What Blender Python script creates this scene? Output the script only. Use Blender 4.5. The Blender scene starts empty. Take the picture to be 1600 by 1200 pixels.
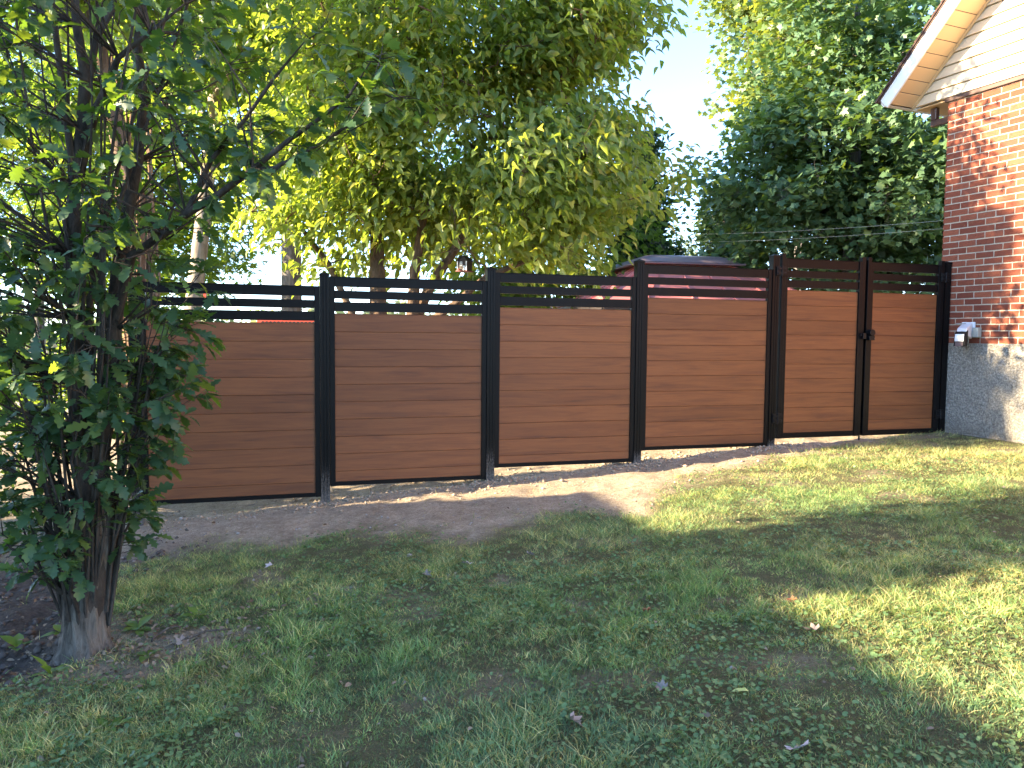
import bpy, bmesh, math, random, zlib
import numpy as np
from mathutils import Vector, Matrix

random.seed(7)
rng = np.random.default_rng(7)
scene = bpy.context.scene
COL = scene.collection
rad = math.radians

# ------------------------------------------------------------------ camera
F_PX, PITCH, ROLL = 1200.0, rad(3.5), rad(0.5)
CAM = np.array([0.0, 0.0, 1.5])
_fw = np.array([0, math.cos(PITCH), -math.sin(PITCH)])
_up0 = np.array([0, math.sin(PITCH), math.cos(PITCH)])
_rt0 = np.array([1.0, 0, 0])
_rt = _rt0 * math.cos(ROLL) + _up0 * math.sin(ROLL)
_up = -_rt0 * math.sin(ROLL) + _up0 * math.cos(ROLL)
cd = bpy.data.cameras.new('camera')
cd.sensor_width = 36.0
cd.lens = 36.0 * F_PX / 1600.0
cd.clip_start = 0.05
cd.clip_end = 2000
cam = bpy.data.objects.new('camera', cd)
COL.objects.link(cam)
cam.matrix_world = Matrix(((_rt[0], _up[0], -_fw[0], CAM[0]), (_rt[1], _up[1], -_fw[1], CAM[1]),
                           (_rt[2], _up[2], -_fw[2], CAM[2]), (0, 0, 0, 1)))
scene.camera = cam

# ------------------------------------------------------------------ sky, sun, exposure
SUN_EL, SUN_PHI = rad(17.0), rad(12.0)      # light travels towards +x, turned 12 degrees to +y
SUN_STRENGTH, SKY_STRENGTH, EXPOSURE = 4.7, 0.15, 2.84
world = bpy.data.worlds.new('World')
scene.world = world
world.use_nodes = True
wn_ = world.node_tree.nodes
bg = wn_['Background']
sky = wn_.new('ShaderNodeTexSky')
sky.sky_type = 'NISHITA'
sky.sun_disc = False
sky.sun_elevation = SUN_EL
sky.sun_rotation = math.atan2(-math.cos(SUN_PHI), -math.sin(SUN_PHI))
sky.altitude = 100
sky.air_density = 0.6
sky.dust_density = 0.25
sky.ozone_density = 1.8
world.node_tree.links.new(sky.outputs[0], bg.inputs[0])
bg.inputs[1].default_value = SKY_STRENGTH
sd = bpy.data.lights.new('sun', 'SUN')
sd.energy = SUN_STRENGTH
sd.angle = rad(0.55)
sd.color = (1.0, 0.80, 0.52)
sun = bpy.data.objects.new('sun', sd)
COL.objects.link(sun)
LDIR = Vector((math.cos(SUN_PHI) * math.cos(SUN_EL), math.sin(SUN_PHI) * math.cos(SUN_EL), -math.sin(SUN_EL)))
sun.rotation_euler = LDIR.to_track_quat('-Z', 'Y').to_euler()
sun.location = (-20, -4, 12)
vs = scene.view_settings
vs.view_transform = 'Standard'
vs.look = 'None'
vs.gamma = 1.0
vs.exposure = EXPOSURE
vs.use_curve_mapping = False
scene.cycles.use_denoising = True
scene.cycles.max_bounces = 6
scene.cycles.diffuse_bounces = 4
scene.cycles.glossy_bounces = 3
scene.cycles.transmission_bounces = 4
scene.cycles.transparent_max_bounces = 4
scene.cycles.caustics_reflective = False
scene.cycles.caustics_refractive = False

# ------------------------------------------------------------------ helpers
def ray(u, v):
    return _fw + _rt * (u - 800) / F_PX + _up * (600 - v) / F_PX

def at(u, v, depth):
    """point on the pixel's ray (1600 x 1200 photograph) at forward distance depth (y)"""
    r = ray(u, v)
    return CAM + r * (depth / r[1])

class Noise:
    def __init__(self, seed):
        self.t = np.random.default_rng(seed).random((256, 256))
    def __call__(self, x, y):
        x = np.asarray(x, float); y = np.asarray(y, float)
        xi = np.floor(x).astype(int); yi = np.floor(y).astype(int)
        fx = x - xi; fy = y - yi
        fx = fx * fx * (3 - 2 * fx); fy = fy * fy * (3 - 2 * fy)
        t = self.t
        a = t[xi % 256, yi % 256]; b = t[(xi + 1) % 256, yi % 256]
        c = t[xi % 256, (yi + 1) % 256]; d = t[(xi + 1) % 256, (yi + 1) % 256]
        return (a * (1 - fx) + b * fx) * (1 - fy) + (c * (1 - fx) + d * fx) * fy
    def fbm(self, x, y, o=4):
        s = 0.0; a = 0.5
        for k in range(o):
            s = s + a * self(x * 2 ** k + 17.3 * k, y * 2 ** k + 5.1 * k); a *= 0.5
        return s / (1 - 0.5 ** o)
N1, N2, N3 = Noise(1), Noise(2), Noise(3)

def sstep(e0, e1, x):
    t = np.clip((x - e0) / (e1 - e0), 0, 1)
    return t * t * (3 - 2 * t)

def set_props(o, label=None, cat=None, group=None, kind=None):
    if label: o['label'] = label
    if cat: o['category'] = cat
    if group: o['group'] = group
    if kind: o['kind'] = kind
    return o

def empty(name, loc=(0, 0, 0), rz=0.0, label=None, cat=None, group=None):
    o = bpy.data.objects.new(name, None)
    o.empty_display_size = 0.2
    o.location = loc; o.rotation_euler = (0, 0, rz)
    COL.objects.link(o)
    return set_props(o, label, cat, group)

def link(name, me, mat=None, parent=None, loc=None, rot=None):
    o = bpy.data.objects.new(name, me)
    COL.objects.link(o)
    if mat is not None and len(me.materials) == 0:
        me.materials.append(mat)
    if parent is not None: o.parent = parent
    if loc is not None: o.location = loc
    if rot is not None: o.rotation_euler = rot
    return o

def mesh(name, verts, faces, smooth=False):
    me = bpy.data.meshes.new(name)
    me.from_pydata([tuple(v) for v in verts], [], [tuple(f) for f in faces])
    if smooth:
        me.polygons.foreach_set('use_smooth', [True] * len(me.polygons))
    me.update()
    return me

def np_mesh(name, verts, loops, starts, smooth=False):
    me = bpy.data.meshes.new(name)
    me.vertices.add(len(verts))
    me.vertices.foreach_set('co', np.ascontiguousarray(verts, dtype=np.float32).ravel())
    me.loops.add(len(loops))
    me.loops.foreach_set('vertex_index', np.ascontiguousarray(loops, dtype=np.int32))
    me.polygons.add(len(starts))
    me.polygons.foreach_set('loop_start', np.ascontiguousarray(starts, dtype=np.int32))
    me.update(calc_edges=True)
    if smooth:
        me.polygons.foreach_set('use_smooth', np.ones(len(starts), dtype=bool))
    return me

class MB:
    """collects simple solids into one mesh"""
    def __init__(self): self.v = []; self.f = []
    def add(self, vs, fs):
        b = len(self.v); self.v += [tuple(p) for p in vs]; self.f += [tuple(b + i for i in f) for f in fs]
        return self
    def box(self, x0, x1, y0, y1, z0, z1):
        return self.add([(x0, y0, z0), (x1, y0, z0), (x1, y1, z0), (x0, y1, z0), (x0, y0, z1), (x1, y0, z1), (x1, y1, z1), (x0, y1, z1)],
                        [(0, 3, 2, 1), (4, 5, 6, 7), (0, 1, 5, 4), (1, 2, 6, 5), (2, 3, 7, 6), (3, 0, 4, 7)])
    def prism(self, prof, axis, a, b):
        """prof: list of 2d points (counter-clockwise), extruded along axis from a to b"""
        def p3(p, h):
            return {'z': (p[0], p[1], h), 'x': (h, p[0], p[1]), 'y': (p[0], h, p[1])}[axis]
        n = len(prof)
        vs = [p3(p, a) for p in prof] + [p3(p, b) for p in prof]
        fs = [tuple(range(n - 1, -1, -1)), tuple(range(n, 2 * n))] + [(i, (i + 1) % n, n + (i + 1) % n, n + i) for i in range(n)]
        return self.add(vs, fs)
    def tube(self, pts, radii, n=6, cap=True):
        pts = [Vector(p) for p in pts]
        rings = []
        ref = Vector((0.13, 0.31, 0.94))
        for i, p in enumerate(pts):
            d = (pts[min(i + 1, len(pts) - 1)] - pts[max(i - 1, 0)])
            if d.length < 1e-9: d = Vector((0, 0, 1))
            d.normalize()
            u = d.cross(ref)
            if u.length < 0.05: u = d.cross(Vector((1, 0, 0)))
            u.normalize(); w = d.cross(u)
            r = radii[i] if hasattr(radii, '__len__') else radii
            rings.append([p + (u * math.cos(2 * math.pi * k / n) + w * math.sin(2 * math.pi * k / n)) * r for k in range(n)])
        vs = [q for rg in rings for q in rg]
        fs = []
        for i in range(len(pts) - 1):
            for k in range(n):
                fs.append((i * n + k, i * n + (k + 1) % n, (i + 1) * n + (k + 1) % n, (i + 1) * n + k))
        if cap:
            fs.append(tuple(range(n - 1, -1, -1))); fs.append(tuple((len(pts) - 1) * n + k for k in range(n)))
        return self.add(vs, fs)
    def me(self, name, bevel=0.0, seg=1, smooth=False):
        m = mesh(name, self.v, self.f, smooth)
        bm = bmesh.new(); bm.from_mesh(m)
        if bevel > 0:
            bmesh.ops.bevel(bm, geom=[e for e in bm.edges], offset=bevel, segments=seg, profile=0.5, affect='EDGES', clamp_overlap=True)
        bmesh.ops.recalc_face_normals(bm, faces=bm.faces)
        bm.to_mesh(m); bm.free()
        if smooth: m.polygons.foreach_set('use_smooth', [True] * len(m.polygons))
        return m
    def obj(self, name, mat, parent=None, bevel=0.0, seg=1, smooth=False, loc=None, rot=None):
        return link(name, self.me(name, bevel, seg, smooth), mat, parent, loc, rot)

# ------------------------------------------------------------------ materials
class NT:
    def __init__(self, name):
        self.m = bpy.data.materials.new(name); self.m.use_nodes = True
        self.t = self.m.node_tree; self.n = self.t.nodes
        self.bsdf = self.n['Principled BSDF']; self.out = self.n['Material Output']
    def new(self, kind, **kw):
        nd = self.n.new('ShaderNode' + kind)
        for k, v in kw.items(): setattr(nd, k, v)
        return nd
    def ln(self, a, b): self.t.links.new(a, b)
    def set(self, nd, **kw):
        for k, v in kw.items():
            nd.inputs[k.replace('_', ' ')].default_value = v
        return nd
    def coord(self, which='Object', scale=None, rand=False):
        tc = self.new('TexCoord'); o = tc.outputs[which]
        if rand:
            oi = self.new('ObjectInfo'); sc = self.new('VectorMath', operation='SCALE')
            cmb = self.new('CombineXYZ')
            self.ln(oi.outputs['Random'], cmb.inputs[0]); self.ln(oi.outputs['Random'], cmb.inputs[1]); self.ln(oi.outputs['Random'], cmb.inputs[2])
            self.ln(cmb.outputs[0], sc.inputs[0]); sc.inputs['Scale'].default_value = 37.0
            ad = self.new('VectorMath', operation='ADD'); self.ln(o, ad.inputs[0]); self.ln(sc.outputs[0], ad.inputs[1]); o = ad.outputs[0]
        if scale:
            mp = self.new('Mapping'); mp.inputs['Scale'].default_value = scale; self.ln(o, mp.inputs[0]); o = mp.outputs[0]
        return o
    def noise(self, vec, scale, detail=4, rough=0.55, dist=0.0):
        nd = self.new('TexNoise'); self.ln(vec, nd.inputs['Vector'])
        nd.inputs['Scale'].default_value = scale; nd.inputs['Detail'].default_value = detail
        nd.inputs['Roughness'].default_value = rough; nd.inputs['Distortion'].default_value = dist
        return nd.outputs['Fac']
    def ramp(self, fac, stops, interp='LINEAR'):
        r = self.new('ValToRGB'); r.color_ramp.interpolation = interp
        el = r.color_ramp.elements
        while len(el) < len(stops): el.new(0.5)
        for e, (p, c) in zip(el, stops):
            e.position = p; e.color = (*c, 1) if len(c) == 3 else c
        self.ln(fac, r.inputs[0]); return r.outputs[0]
    def mix(self, fac, a, b, blend='MIX'):
        m = self.new('Mix', data_type='RGBA', blend_type=blend)
        for s, v in ((m.inputs[0], fac), (m.inputs[6], a), (m.inputs[7], b)):
            if hasattr(v, 'is_linked'): self.ln(v, s)
            elif isinstance(v, (int, float)): s.default_value = v
            else: s.default_value = (*v, 1) if len(v) == 3 else v
        return m.outputs[2]
    def math(self, op, a, b=None, c=None, clamp=False):
        m = self.new('Math', operation=op); m.use_clamp = clamp
        for i, v in enumerate((a, b, c)):
            if v is None: continue
            if hasattr(v, 'is_linked'): self.ln(v, m.inputs[i])
            else: m.inputs[i].default_value = v
        return m.outputs[0]
    def bump(self, h, strength=0.4, dist=0.01, normal=None):
        b = self.new('Bump'); self.ln(h, b.inputs['Height'])
        b.inputs['Strength'].default_value = strength; b.inputs['Distance'].default_value = dist
        if normal is not None: self.ln(normal, b.inputs['Normal'])
        self.ln(b.outputs[0], self.bsdf.inputs['Normal']); return b.outputs[0]
    def base(self, v):
        s = self.bsdf.inputs['Base Color']
        if hasattr(v, 'is_linked'): self.ln(v, s)
        else: s.default_value = (*v, 1)
    def rough(self, v):
        s = self.bsdf.inputs['Roughness']
        if hasattr(v, 'is_linked'): self.ln(v, s)
        else: s.default_value = v

def m_simple(name, col, rough=0.5, var=0.08, nscale=6.0, spec=0.5, bump=0.0, bscale=80.0, metal=0.0):
    t = NT(name); v = t.coord('Object')
    n = t.noise(v, nscale, 5)
    t.base(t.mix(n, tuple(c * (1 - var) for c in col), tuple(min(1, c * (1 + var)) for c in col)))
    t.rough(t.math('MULTIPLY_ADD', n, 0.16, rough - 0.08))
    t.bsdf.inputs['Specular IOR Level'].default_value = spec
    t.bsdf.inputs['Metallic'].default_value = metal
    if bump: t.bump(t.noise(v, bscale, 4), bump, 0.004)
    return t.m

def m_blackmetal():
    t = NT('black_powder_coat'); v = t.coord('Object')
    n = t.noise(v, 3.0, 4); fine = t.noise(v, 420.0, 2)
    # dried soil and cement dust on the foot of each post (z of the object is the height above the ground level)
    t.base(t.mix(n, (0.0035, 0.0033, 0.0036), (0.007, 0.006, 0.006)))
    t.rough(t.math('MULTIPLY_ADD', n, 0.16, 0.34))
    t.bsdf.inputs['Specular IOR Level'].default_value = 0.14
    t.bump(fine, 0.10, 0.002)
    return t.m

def m_post(name, foot):
    """powder coat with a dusty, scraped foot"""
    t = NT(name); v = t.coord('Object')
    n = t.noise(v, 3.0, 4)
    sx = t.new('SeparateXYZ'); t.ln(v, sx.inputs[0])
    h = t.math('SUBTRACT', 1.0, t.math('DIVIDE', sx.outputs[2], foot), clamp=True)
    sp = t.noise(t.coord('Object', (1, 1, 0.35)), 120.0, 5, 0.7)
    k = t.math('MULTIPLY', t.math('SUBTRACT', t.math('ADD', sp, t.math('MULTIPLY', h, 0.30)), 0.60), 3.2, clamp=True)
    k = t.math('MULTIPLY', k, t.math('MULTIPLY', h, 3.0, clamp=True))
    t.base(t.mix(k, t.mix(n, (0.0035, 0.0033, 0.0036), (0.007, 0.006, 0.006)), (0.20, 0.185, 0.165)))
    t.rough(t.math('MULTIPLY_ADD', k, 0.5, 0.36))
    t.bsdf.inputs['Specular IOR Level'].default_value = 0.14
    t.bump(t.noise(v, 420.0, 2), 0.10, 0.002)
    return t.m

def m_wood():
    t = NT('composite_board')
    v = t.coord('Object', (1.0, 1.0, 16.0), rand=True)
    v2 = t.coord('Object', (2.2, 1.0, 60.0), rand=True)
    big = t.noise(v, 1.5, 5, 0.6, 0.9)
    fine = t.noise(v2, 3.2, 6, 0.7, 0.3)
    oi = t.new('ObjectInfo')
    c = t.ramp(big, [(0.28, (0.135, 0.059, 0.035)), (0.45, (0.205, 0.089, 0.047)), (0.60, (0.245, 0.109, 0.056)), (0.78, (0.215, 0.099, 0.054))])
    c = t.mix(t.math('MULTIPLY', t.math('SUBTRACT', fine, 0.46, clamp=True), 1.7, clamp=True), c, (0.125, 0.060, 0.040))
    hsv = t.new('HueSaturation'); t.ln(c, hsv.inputs['Color'])
    t.ln(t.math('MULTIPLY_ADD', oi.outputs['Random'], 0.22, 0.80), hsv.inputs['Value'])
    hsv.inputs['Saturation'].default_value = 1.13
    t.base(hsv.outputs[0])
    t.rough(t.math('MULTIPLY_ADD', fine, 0.25, 0.42))
    t.bsdf.inputs['Specular IOR Level'].default_value = 0.35
    t.bump(fine, 0.25, 0.0025)
    return t.m

def m_brick():
    t = NT('brick_face'); v = t.coord('Object', rand=True); oi = t.new('ObjectInfo')
    g = t.new('TexCoord')
    n = t.noise(v, 22.0, 6, 0.65); streak = t.noise(t.coord('Object', (30.0, 30.0, 95.0), rand=True), 1.3, 5, 0.7, 1.2)
    att = t.new('Attribute', attribute_name='tint')
    r = t.math('FRACT', t.math('ADD', oi.outputs['Random'], att.outputs['Fac']))
    c = t.ramp(r, [(0.0, (0.185, 0.052, 0.031)), (0.35, (0.26, 0.074, 0.041)), (0.7, (0.32, 0.100, 0.054)), (1.0, (0.22, 0.070, 0.044))])
    c = t.mix(t.math('MULTIPLY', t.math('SUBTRACT', streak, 0.46, clamp=True), 3.6, clamp=True), c, (0.10, 0.040, 0.030))
    c = t.mix(t.math('MULTIPLY', t.math('SUBTRACT', n, 0.6, clamp=True), 2.0, clamp=True), c, (0.50, 0.24, 0.14))
    t.base(c); t.rough(0.88); t.bsdf.inputs['Specular IOR Level'].default_value = 0.2
    t.bump(t.math('ADD', streak, t.math('MULTIPLY', n, 0.5)), 0.9, 0.006)
    return t.m

def m_mortar():
    t = NT('mortar'); v = t.coord('Object'); n = t.noise(v, 60, 5, 0.7)
    t.base(t.ramp(n, [(0.3, (0.34, 0.29, 0.225)), (0.7, (0.52, 0.455, 0.36))])); t.rough(0.95)
    t.bump(n, 0.5, 0.004); return t.m

def m_foundation():
    t = NT('stippled_parging'); v = t.coord('Object')
    vo = t.new('TexVoronoi'); t.ln(v, vo.inputs['Vector']); vo.inputs['Scale'].default_value = 48.0
    n = t.noise(v, 46.0, 5, 0.85); big = t.noise(v, 2.5, 5)
    sx = t.new('SeparateXYZ'); t.ln(v, sx.inputs[0])
    c = t.ramp(n, [(0.36, (0.075, 0.070, 0.060)), (0.5, (0.26, 0.238, 0.20)), (0.62, (0.50, 0.465, 0.40))])
    c = t.mix(t.math('MULTIPLY', big, 0.45), c, (0.30, 0.285, 0.25))
    foot = t.math('MULTIPLY', t.math('SUBTRACT', 1.0, t.math('DIVIDE', t.math('SUBTRACT', sx.outputs[2], 0.45), 0.22), clamp=True), t.math('MULTIPLY', big, 1.3), clamp=True)
    c = t.mix(foot, c, (0.17, 0.145, 0.11))
    t.base(c); t.rough(0.95)
    t.bump(t.math('ADD', n, vo.outputs['Distance']), 1.0, 0.014); return t.m

def m_bark(name, dark, light, sc=16.0, zs=0.22, bump=0.9):
    t = NT(name); v = t.coord('Object', (1, 1, zs))
    n = t.noise(v, sc, 7, 0.7, 0.6); b = t.noise(t.coord('Object'), 2.0, 4)
    t.base(t.ramp(t.math('MULTIPLY_ADD', b, 0.25, t.math('MULTIPLY', n, 0.85)), [(0.36, dark), (0.68, light)]))
    t.rough(0.92); t.bsdf.inputs['Specular IOR Level'].default_value = 0.2
    t.bump(n, bump, 0.03); return t.m

def m_leaf(name, stops, trans, source='attr', tfac=0.42, rough=0.42, spec=0.45, vein=0.0):
    """leaf: glossy face plus light passing through; stops is a colour ramp over each leaf's own tint"""
    t = NT(name)
    if source == 'attr':
        a = t.new('Attribute', attribute_name='tint').outputs['Fac']
    else:
        a = t.new('ObjectInfo').outputs['Random']
    c = t.ramp(a, stops)
    n = t.noise(t.coord('Object'), 30.0, 3)
    c = t.mix(t.math('MULTIPLY', n, 0.25), c, tuple(0.6 * k for k in stops[0][1]))
    t.base(c); t.rough(rough); t.bsdf.inputs['Specular IOR Level'].default_value = spec
    tr = t.new('BsdfTranslucent')
    tc = t.ramp(a, trans)
    t.ln(tc, tr.inputs['Color'])
    mx = t.new('MixShader'); mx.inputs[0].default_value = tfac
    t.ln(t.bsdf.outputs[0], mx.inputs[1]); t.ln(tr.outputs[0], mx.inputs[2]); t.ln(mx.outputs[0], t.out.inputs['Surface'])
    return t.m

def m_colattr(name, rough=0.6, spec=0.3, tfac=0.3, tmul=(1.3, 1.35, 0.5)):
    t = NT(name)
    a = t.new('Attribute', attribute_name='Col').outputs['Color']
    t.base(a); t.rough(rough); t.bsdf.inputs['Specular IOR Level'].default_value = spec
    tr = t.new('BsdfTranslucent'); t.ln(t.mix(1.0, a, tmul, 'MULTIPLY'), tr.inputs['Color'])
    mx = t.new('MixShader'); mx.inputs[0].default_value = tfac
    t.ln(t.bsdf.outputs[0], mx.inputs[1]); t.ln(tr.outputs[0], mx.inputs[2]); t.ln(mx.outputs[0], t.out.inputs['Surface'])
    return t.m

def m_ground():
    t = NT('soil_and_lawn_floor'); v = t.coord('Object')
    att = t.new('Attribute', attribute_name='dirt').outputs['Fac']
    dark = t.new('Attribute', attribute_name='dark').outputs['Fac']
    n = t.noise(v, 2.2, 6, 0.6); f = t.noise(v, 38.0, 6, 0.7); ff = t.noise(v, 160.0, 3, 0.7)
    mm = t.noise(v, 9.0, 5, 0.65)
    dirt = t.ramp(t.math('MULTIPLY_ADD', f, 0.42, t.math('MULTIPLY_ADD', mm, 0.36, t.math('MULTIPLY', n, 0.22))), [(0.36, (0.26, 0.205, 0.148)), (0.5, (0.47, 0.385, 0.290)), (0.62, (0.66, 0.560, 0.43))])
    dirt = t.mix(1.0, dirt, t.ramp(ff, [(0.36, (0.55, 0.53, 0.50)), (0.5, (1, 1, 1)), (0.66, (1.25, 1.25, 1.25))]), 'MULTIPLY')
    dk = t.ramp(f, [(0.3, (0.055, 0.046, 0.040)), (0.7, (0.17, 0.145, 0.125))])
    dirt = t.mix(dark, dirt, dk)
    lawn = t.ramp(t.math('MULTIPLY_ADD', ff, 0.6, t.math('MULTIPLY', f, 0.4)), [(0.35, (0.07, 0.075, 0.035)), (0.65, (0.21, 0.19, 0.105))])
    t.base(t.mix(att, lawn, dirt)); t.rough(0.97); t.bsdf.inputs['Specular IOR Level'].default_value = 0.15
    t.bump(t.math('ADD', f, t.math('MULTIPLY', ff, 0.6)), 1.0, 0.035); return t.m

def m_shingle():
    t = NT('asphalt_shingle'); v = t.coord('Object'); n = t.noise(v, 90, 4, 0.7)
    t.base(t.ramp(n, [(0.3, (0.05, 0.028, 0.022)), (0.7, (0.13, 0.075, 0.06))])); t.rough(0.95); t.bump(n, 0.5, 0.004); return t.m

M = {}
M['metal'] = m_blackmetal()
M['wood'] = m_wood()
M['brick'] = m_brick()
M['mortar'] = m_mortar()
M['found'] = m_foundation()
M['siding'] = m_simple('cream_siding', (0.62, 0.525, 0.385), 0.45, 0.03, 3.0)
M['soffit'] = m_simple('tan_soffit', (0.60, 0.415, 0.225), 0.45, 0.05, 3.0)
M['fascia'] = m_simple('white_fascia', (0.78, 0.77, 0.75), 0.4, 0.03, 3.0)
M['brown_metal'] = m_simple('brown_metal', (0.075, 0.040, 0.032), 0.4, 0.1, 8.0)
M['shingle'] = m_shingle()
M['plastic_black'] = m_simple('black_plastic', (0.006, 0.006, 0.007), 0.45, 0.1, 8.0, 0.2)
M['plastic_white'] = m_simple('white_plastic', (0.74, 0.75, 0.78), 0.35, 0.03, 8.0)
M['plastic_grey'] = m_simple('grey_box', (0.33, 0.34, 0.30), 0.5, 0.08, 8.0)
M['lens'] = m_simple('frosted_lens', (0.86, 0.87, 0.86), 0.2, 0.02, 8.0)
M['sensor'] = m_simple('sensor_window', (0.16, 0.12, 0.12), 0.15, 0.05, 8.0)
M['red_roof'] = m_simple('red_roof_metal', (0.62, 0.20, 0.18), 0.45, 0.10, 3.0)
M['dome'] = m_simple('mauve_roof_cap', (0.20, 0.15, 0.17), 0.35, 0.10, 2.0)
M['darkframe'] = m_simple('dark_bronze', (0.030, 0.022, 0.020), 0.45, 0.1, 5.0)
M['bird_red'] = m_simple('dark_red_wood', (0.14, 0.025, 0.022), 0.6, 0.15, 20.0)
M['bird_dark'] = m_simple('dark_brown_wood', (0.028, 0.018, 0.015), 0.7, 0.15, 20.0)
M['bird_white'] = m_simple('white_paint', (0.75, 0.73, 0.70), 0.5, 0.04, 20.0)
M['wire'] = m_simple('pale_wire', (0.38, 0.40, 0.34), 0.4, 0.05, 5.0)
M['red_board'] = m_simple('red_painted_board', (0.75, 0.09, 0.05), 0.5, 0.05, 5.0)
M['stucco'] = m_simple('grey_stucco', (0.42, 0.40, 0.37), 0.9, 0.08, 4.0, 0.2, 0.3, 60)
M['tan_clod'] = m_simple('tan_soil_clod', (0.37, 0.295, 0.215), 0.95, 0.35, 40.0, 0.1, 0.4, 90)
M['clod'] = m_simple('soil_clod', (0.115, 0.098, 0.086), 0.95, 0.4, 40.0, 0.1, 0.4, 90)
M['stone'] = m_simple('pale_stone', (0.36, 0.32, 0.28), 0.9, 0.3, 30.0, 0.2, 0.4, 60)
M['bark_oak'] = m_bark('oak_bark', (0.018, 0.015, 0.012), (0.250, 0.220, 0.180), 34.0, 0.16, 1.0)
M['bark_stem'] = m_bark('dark_oak_stem', (0.020, 0.017, 0.014), (0.090, 0.074, 0.060), 30.0, 0.3, 0.6)
M['bark_brown'] = m_bark('brown_bark', (0.050, 0.032, 0.022), (0.20, 0.135, 0.092), 22.0, 0.3, 0.7)
M['bark_grey'] = m_bark('grey_bark', (0.055, 0.048, 0.044), (0.21, 0.19, 0.175), 20.0, 0.18, 1.0)
M['bark_pale'] = m_bark('pale_bark', (0.16, 0.13, 0.105), (0.38, 0.32, 0.26), 14.0, 0.3, 0.5)
M['vine'] = m_bark('dry_vine', (0.11, 0.065, 0.040), (0.34, 0.22, 0.14), 30.0, 0.3, 0.5)
OAK_S = [(0.0, (0.040, 0.088, 0.048)), (0.5, (0.060, 0.125, 0.056)), (0.85, (0.086, 0.155, 0.052)), (1.0, (0.13, 0.19, 0.05))]
OAK_T = [(0.0, (0.09, 0.19, 0.012)), (0.6, (0.20, 0.33, 0.02)), (1.0, (0.42, 0.48, 0.03))]
M['leaf_oak'] = m_leaf('oak_leaf', OAK_S, OAK_T, 'attr', 0.42, 0.38, 0.5)
M['leaf_oak_single'] = m_leaf('oak_leaf_single', OAK_S, OAK_T, 'obj', 0.42, 0.38, 0.5)
CT_S = [(0.0, (0.080, 0.138, 0.042)), (0.5, (0.150, 0.215, 0.062)), (0.85, (0.24, 0.285, 0.090)), (1.0, (0.30, 0.27, 0.070))]
CT_T = [(0.0, (0.28, 0.41, 0.03)), (0.6, (0.46, 0.56, 0.05)), (1.0, (0.66, 0.60, 0.06))]
M['leaf_center'] = m_leaf('heart_leaf', CT_S, CT_T, 'attr', 0.50, 0.36, 0.5)
M['leaf_center_single'] = m_leaf('heart_leaf_single', CT_S, CT_T, 'obj', 0.50, 0.36, 0.5)
M['leaf_right'] = m_leaf('pin_oak_leaf', [(0.0, (0.075, 0.150, 0.080)), (0.6, (0.120, 0.215, 0.105)), (1.0, (0.20, 0.28, 0.10))],
                         [(0.0, (0.10, 0.20, 0.02)), (1.0, (0.34, 0.42, 0.03))], 'attr', 0.35, 0.42, 0.45)
M['leaf_gold'] = m_leaf('maple_leaf', [(0.0, (0.085, 0.150, 0.055)), (0.6, (0.130, 0.200, 0.070)), (1.0, (0.20, 0.235, 0.095))],
                        [(0.0, (0.28, 0.38, 0.03)), (1.0, (0.60, 0.55, 0.06))], 'attr', 0.40, 0.45, 0.4)
M['leaf_back'] = m_leaf('woodland_leaf', [(0.0, (0.040, 0.085, 0.020)), (0.6, (0.075, 0.135, 0.022)), (1.0, (0.15, 0.19, 0.03))],
                        [(0.0, (0.20, 0.37, 0.03)), (1.0, (0.43, 0.52, 0.05))], 'attr', 0.46, 0.42, 0.4)
M['leaf_dark'] = m_leaf('cedar_leaf', [(0.0, (0.024, 0.054, 0.028)), (1.0, (0.050, 0.092, 0.040))],
                        [(0.0, (0.05, 0.11, 0.02)), (1.0, (0.12, 0.19, 0.03))], 'attr', 0.25, 0.55, 0.3)
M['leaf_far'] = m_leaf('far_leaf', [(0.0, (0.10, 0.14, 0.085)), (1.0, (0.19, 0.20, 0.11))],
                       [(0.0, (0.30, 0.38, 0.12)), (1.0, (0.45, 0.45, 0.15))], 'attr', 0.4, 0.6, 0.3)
M['grass'] = m_colattr('grass_blade', 0.55, 0.35, 0.35)
M['litter'] = m_colattr('dry_crumbs', 0.8, 0.15, 0.1, (1, .9, .7))
M['clover'] = m_colattr('clover_leaf', 0.5, 0.4, 0.25)
M['ground'] = m_ground()
M['weed'] = m_leaf('weed_leaf', [(0.0, (0.070, 0.15, 0.030)), (1.0, (0.15, 0.24, 0.05))], [(0.0, (0.28, 0.42, 0.03)), (1.0, (0.45, 0.55, 0.05))], 'obj', 0.35, 0.45, 0.4)
M['dry_leaf'] = m_simple('dry_leaf', (0.34, 0.26, 0.21), 0.7, 0.25, 25.0, 0.3)
M['dry_pale'] = m_simple('bleached_leaf', (0.52, 0.44, 0.44), 0.6, 0.15, 25.0, 0.3)
M['dry_red'] = m_simple('rusty_leaf', (0.30, 0.12, 0.06), 0.7, 0.25, 25.0, 0.3)
M['yellow_leaf'] = m_simple('yellow_leaf', (0.55, 0.62, 0.22), 0.5, 0.1, 25.0, 0.4)
M['grey_leaf'] = m_simple('grey_dry_leaf', (0.24, 0.21, 0.185), 0.7, 0.25, 25.0, 0.3)

# ------------------------------------------------------------------ ground
def sat(x, lo, hi, inner, outer):
    """slope inner between lo and hi, outer beyond"""
    x = np.asarray(x, float)
    return inner * np.clip(x, lo, hi) + outer * (np.clip(x, -14, 14) - np.clip(x, lo, hi))

def ground_plane(x, y):
    return sat(x, -3.0, 2.7, 0.0722, 0.030) + 0.0246 * np.clip(y, -6, 10.5)

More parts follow.
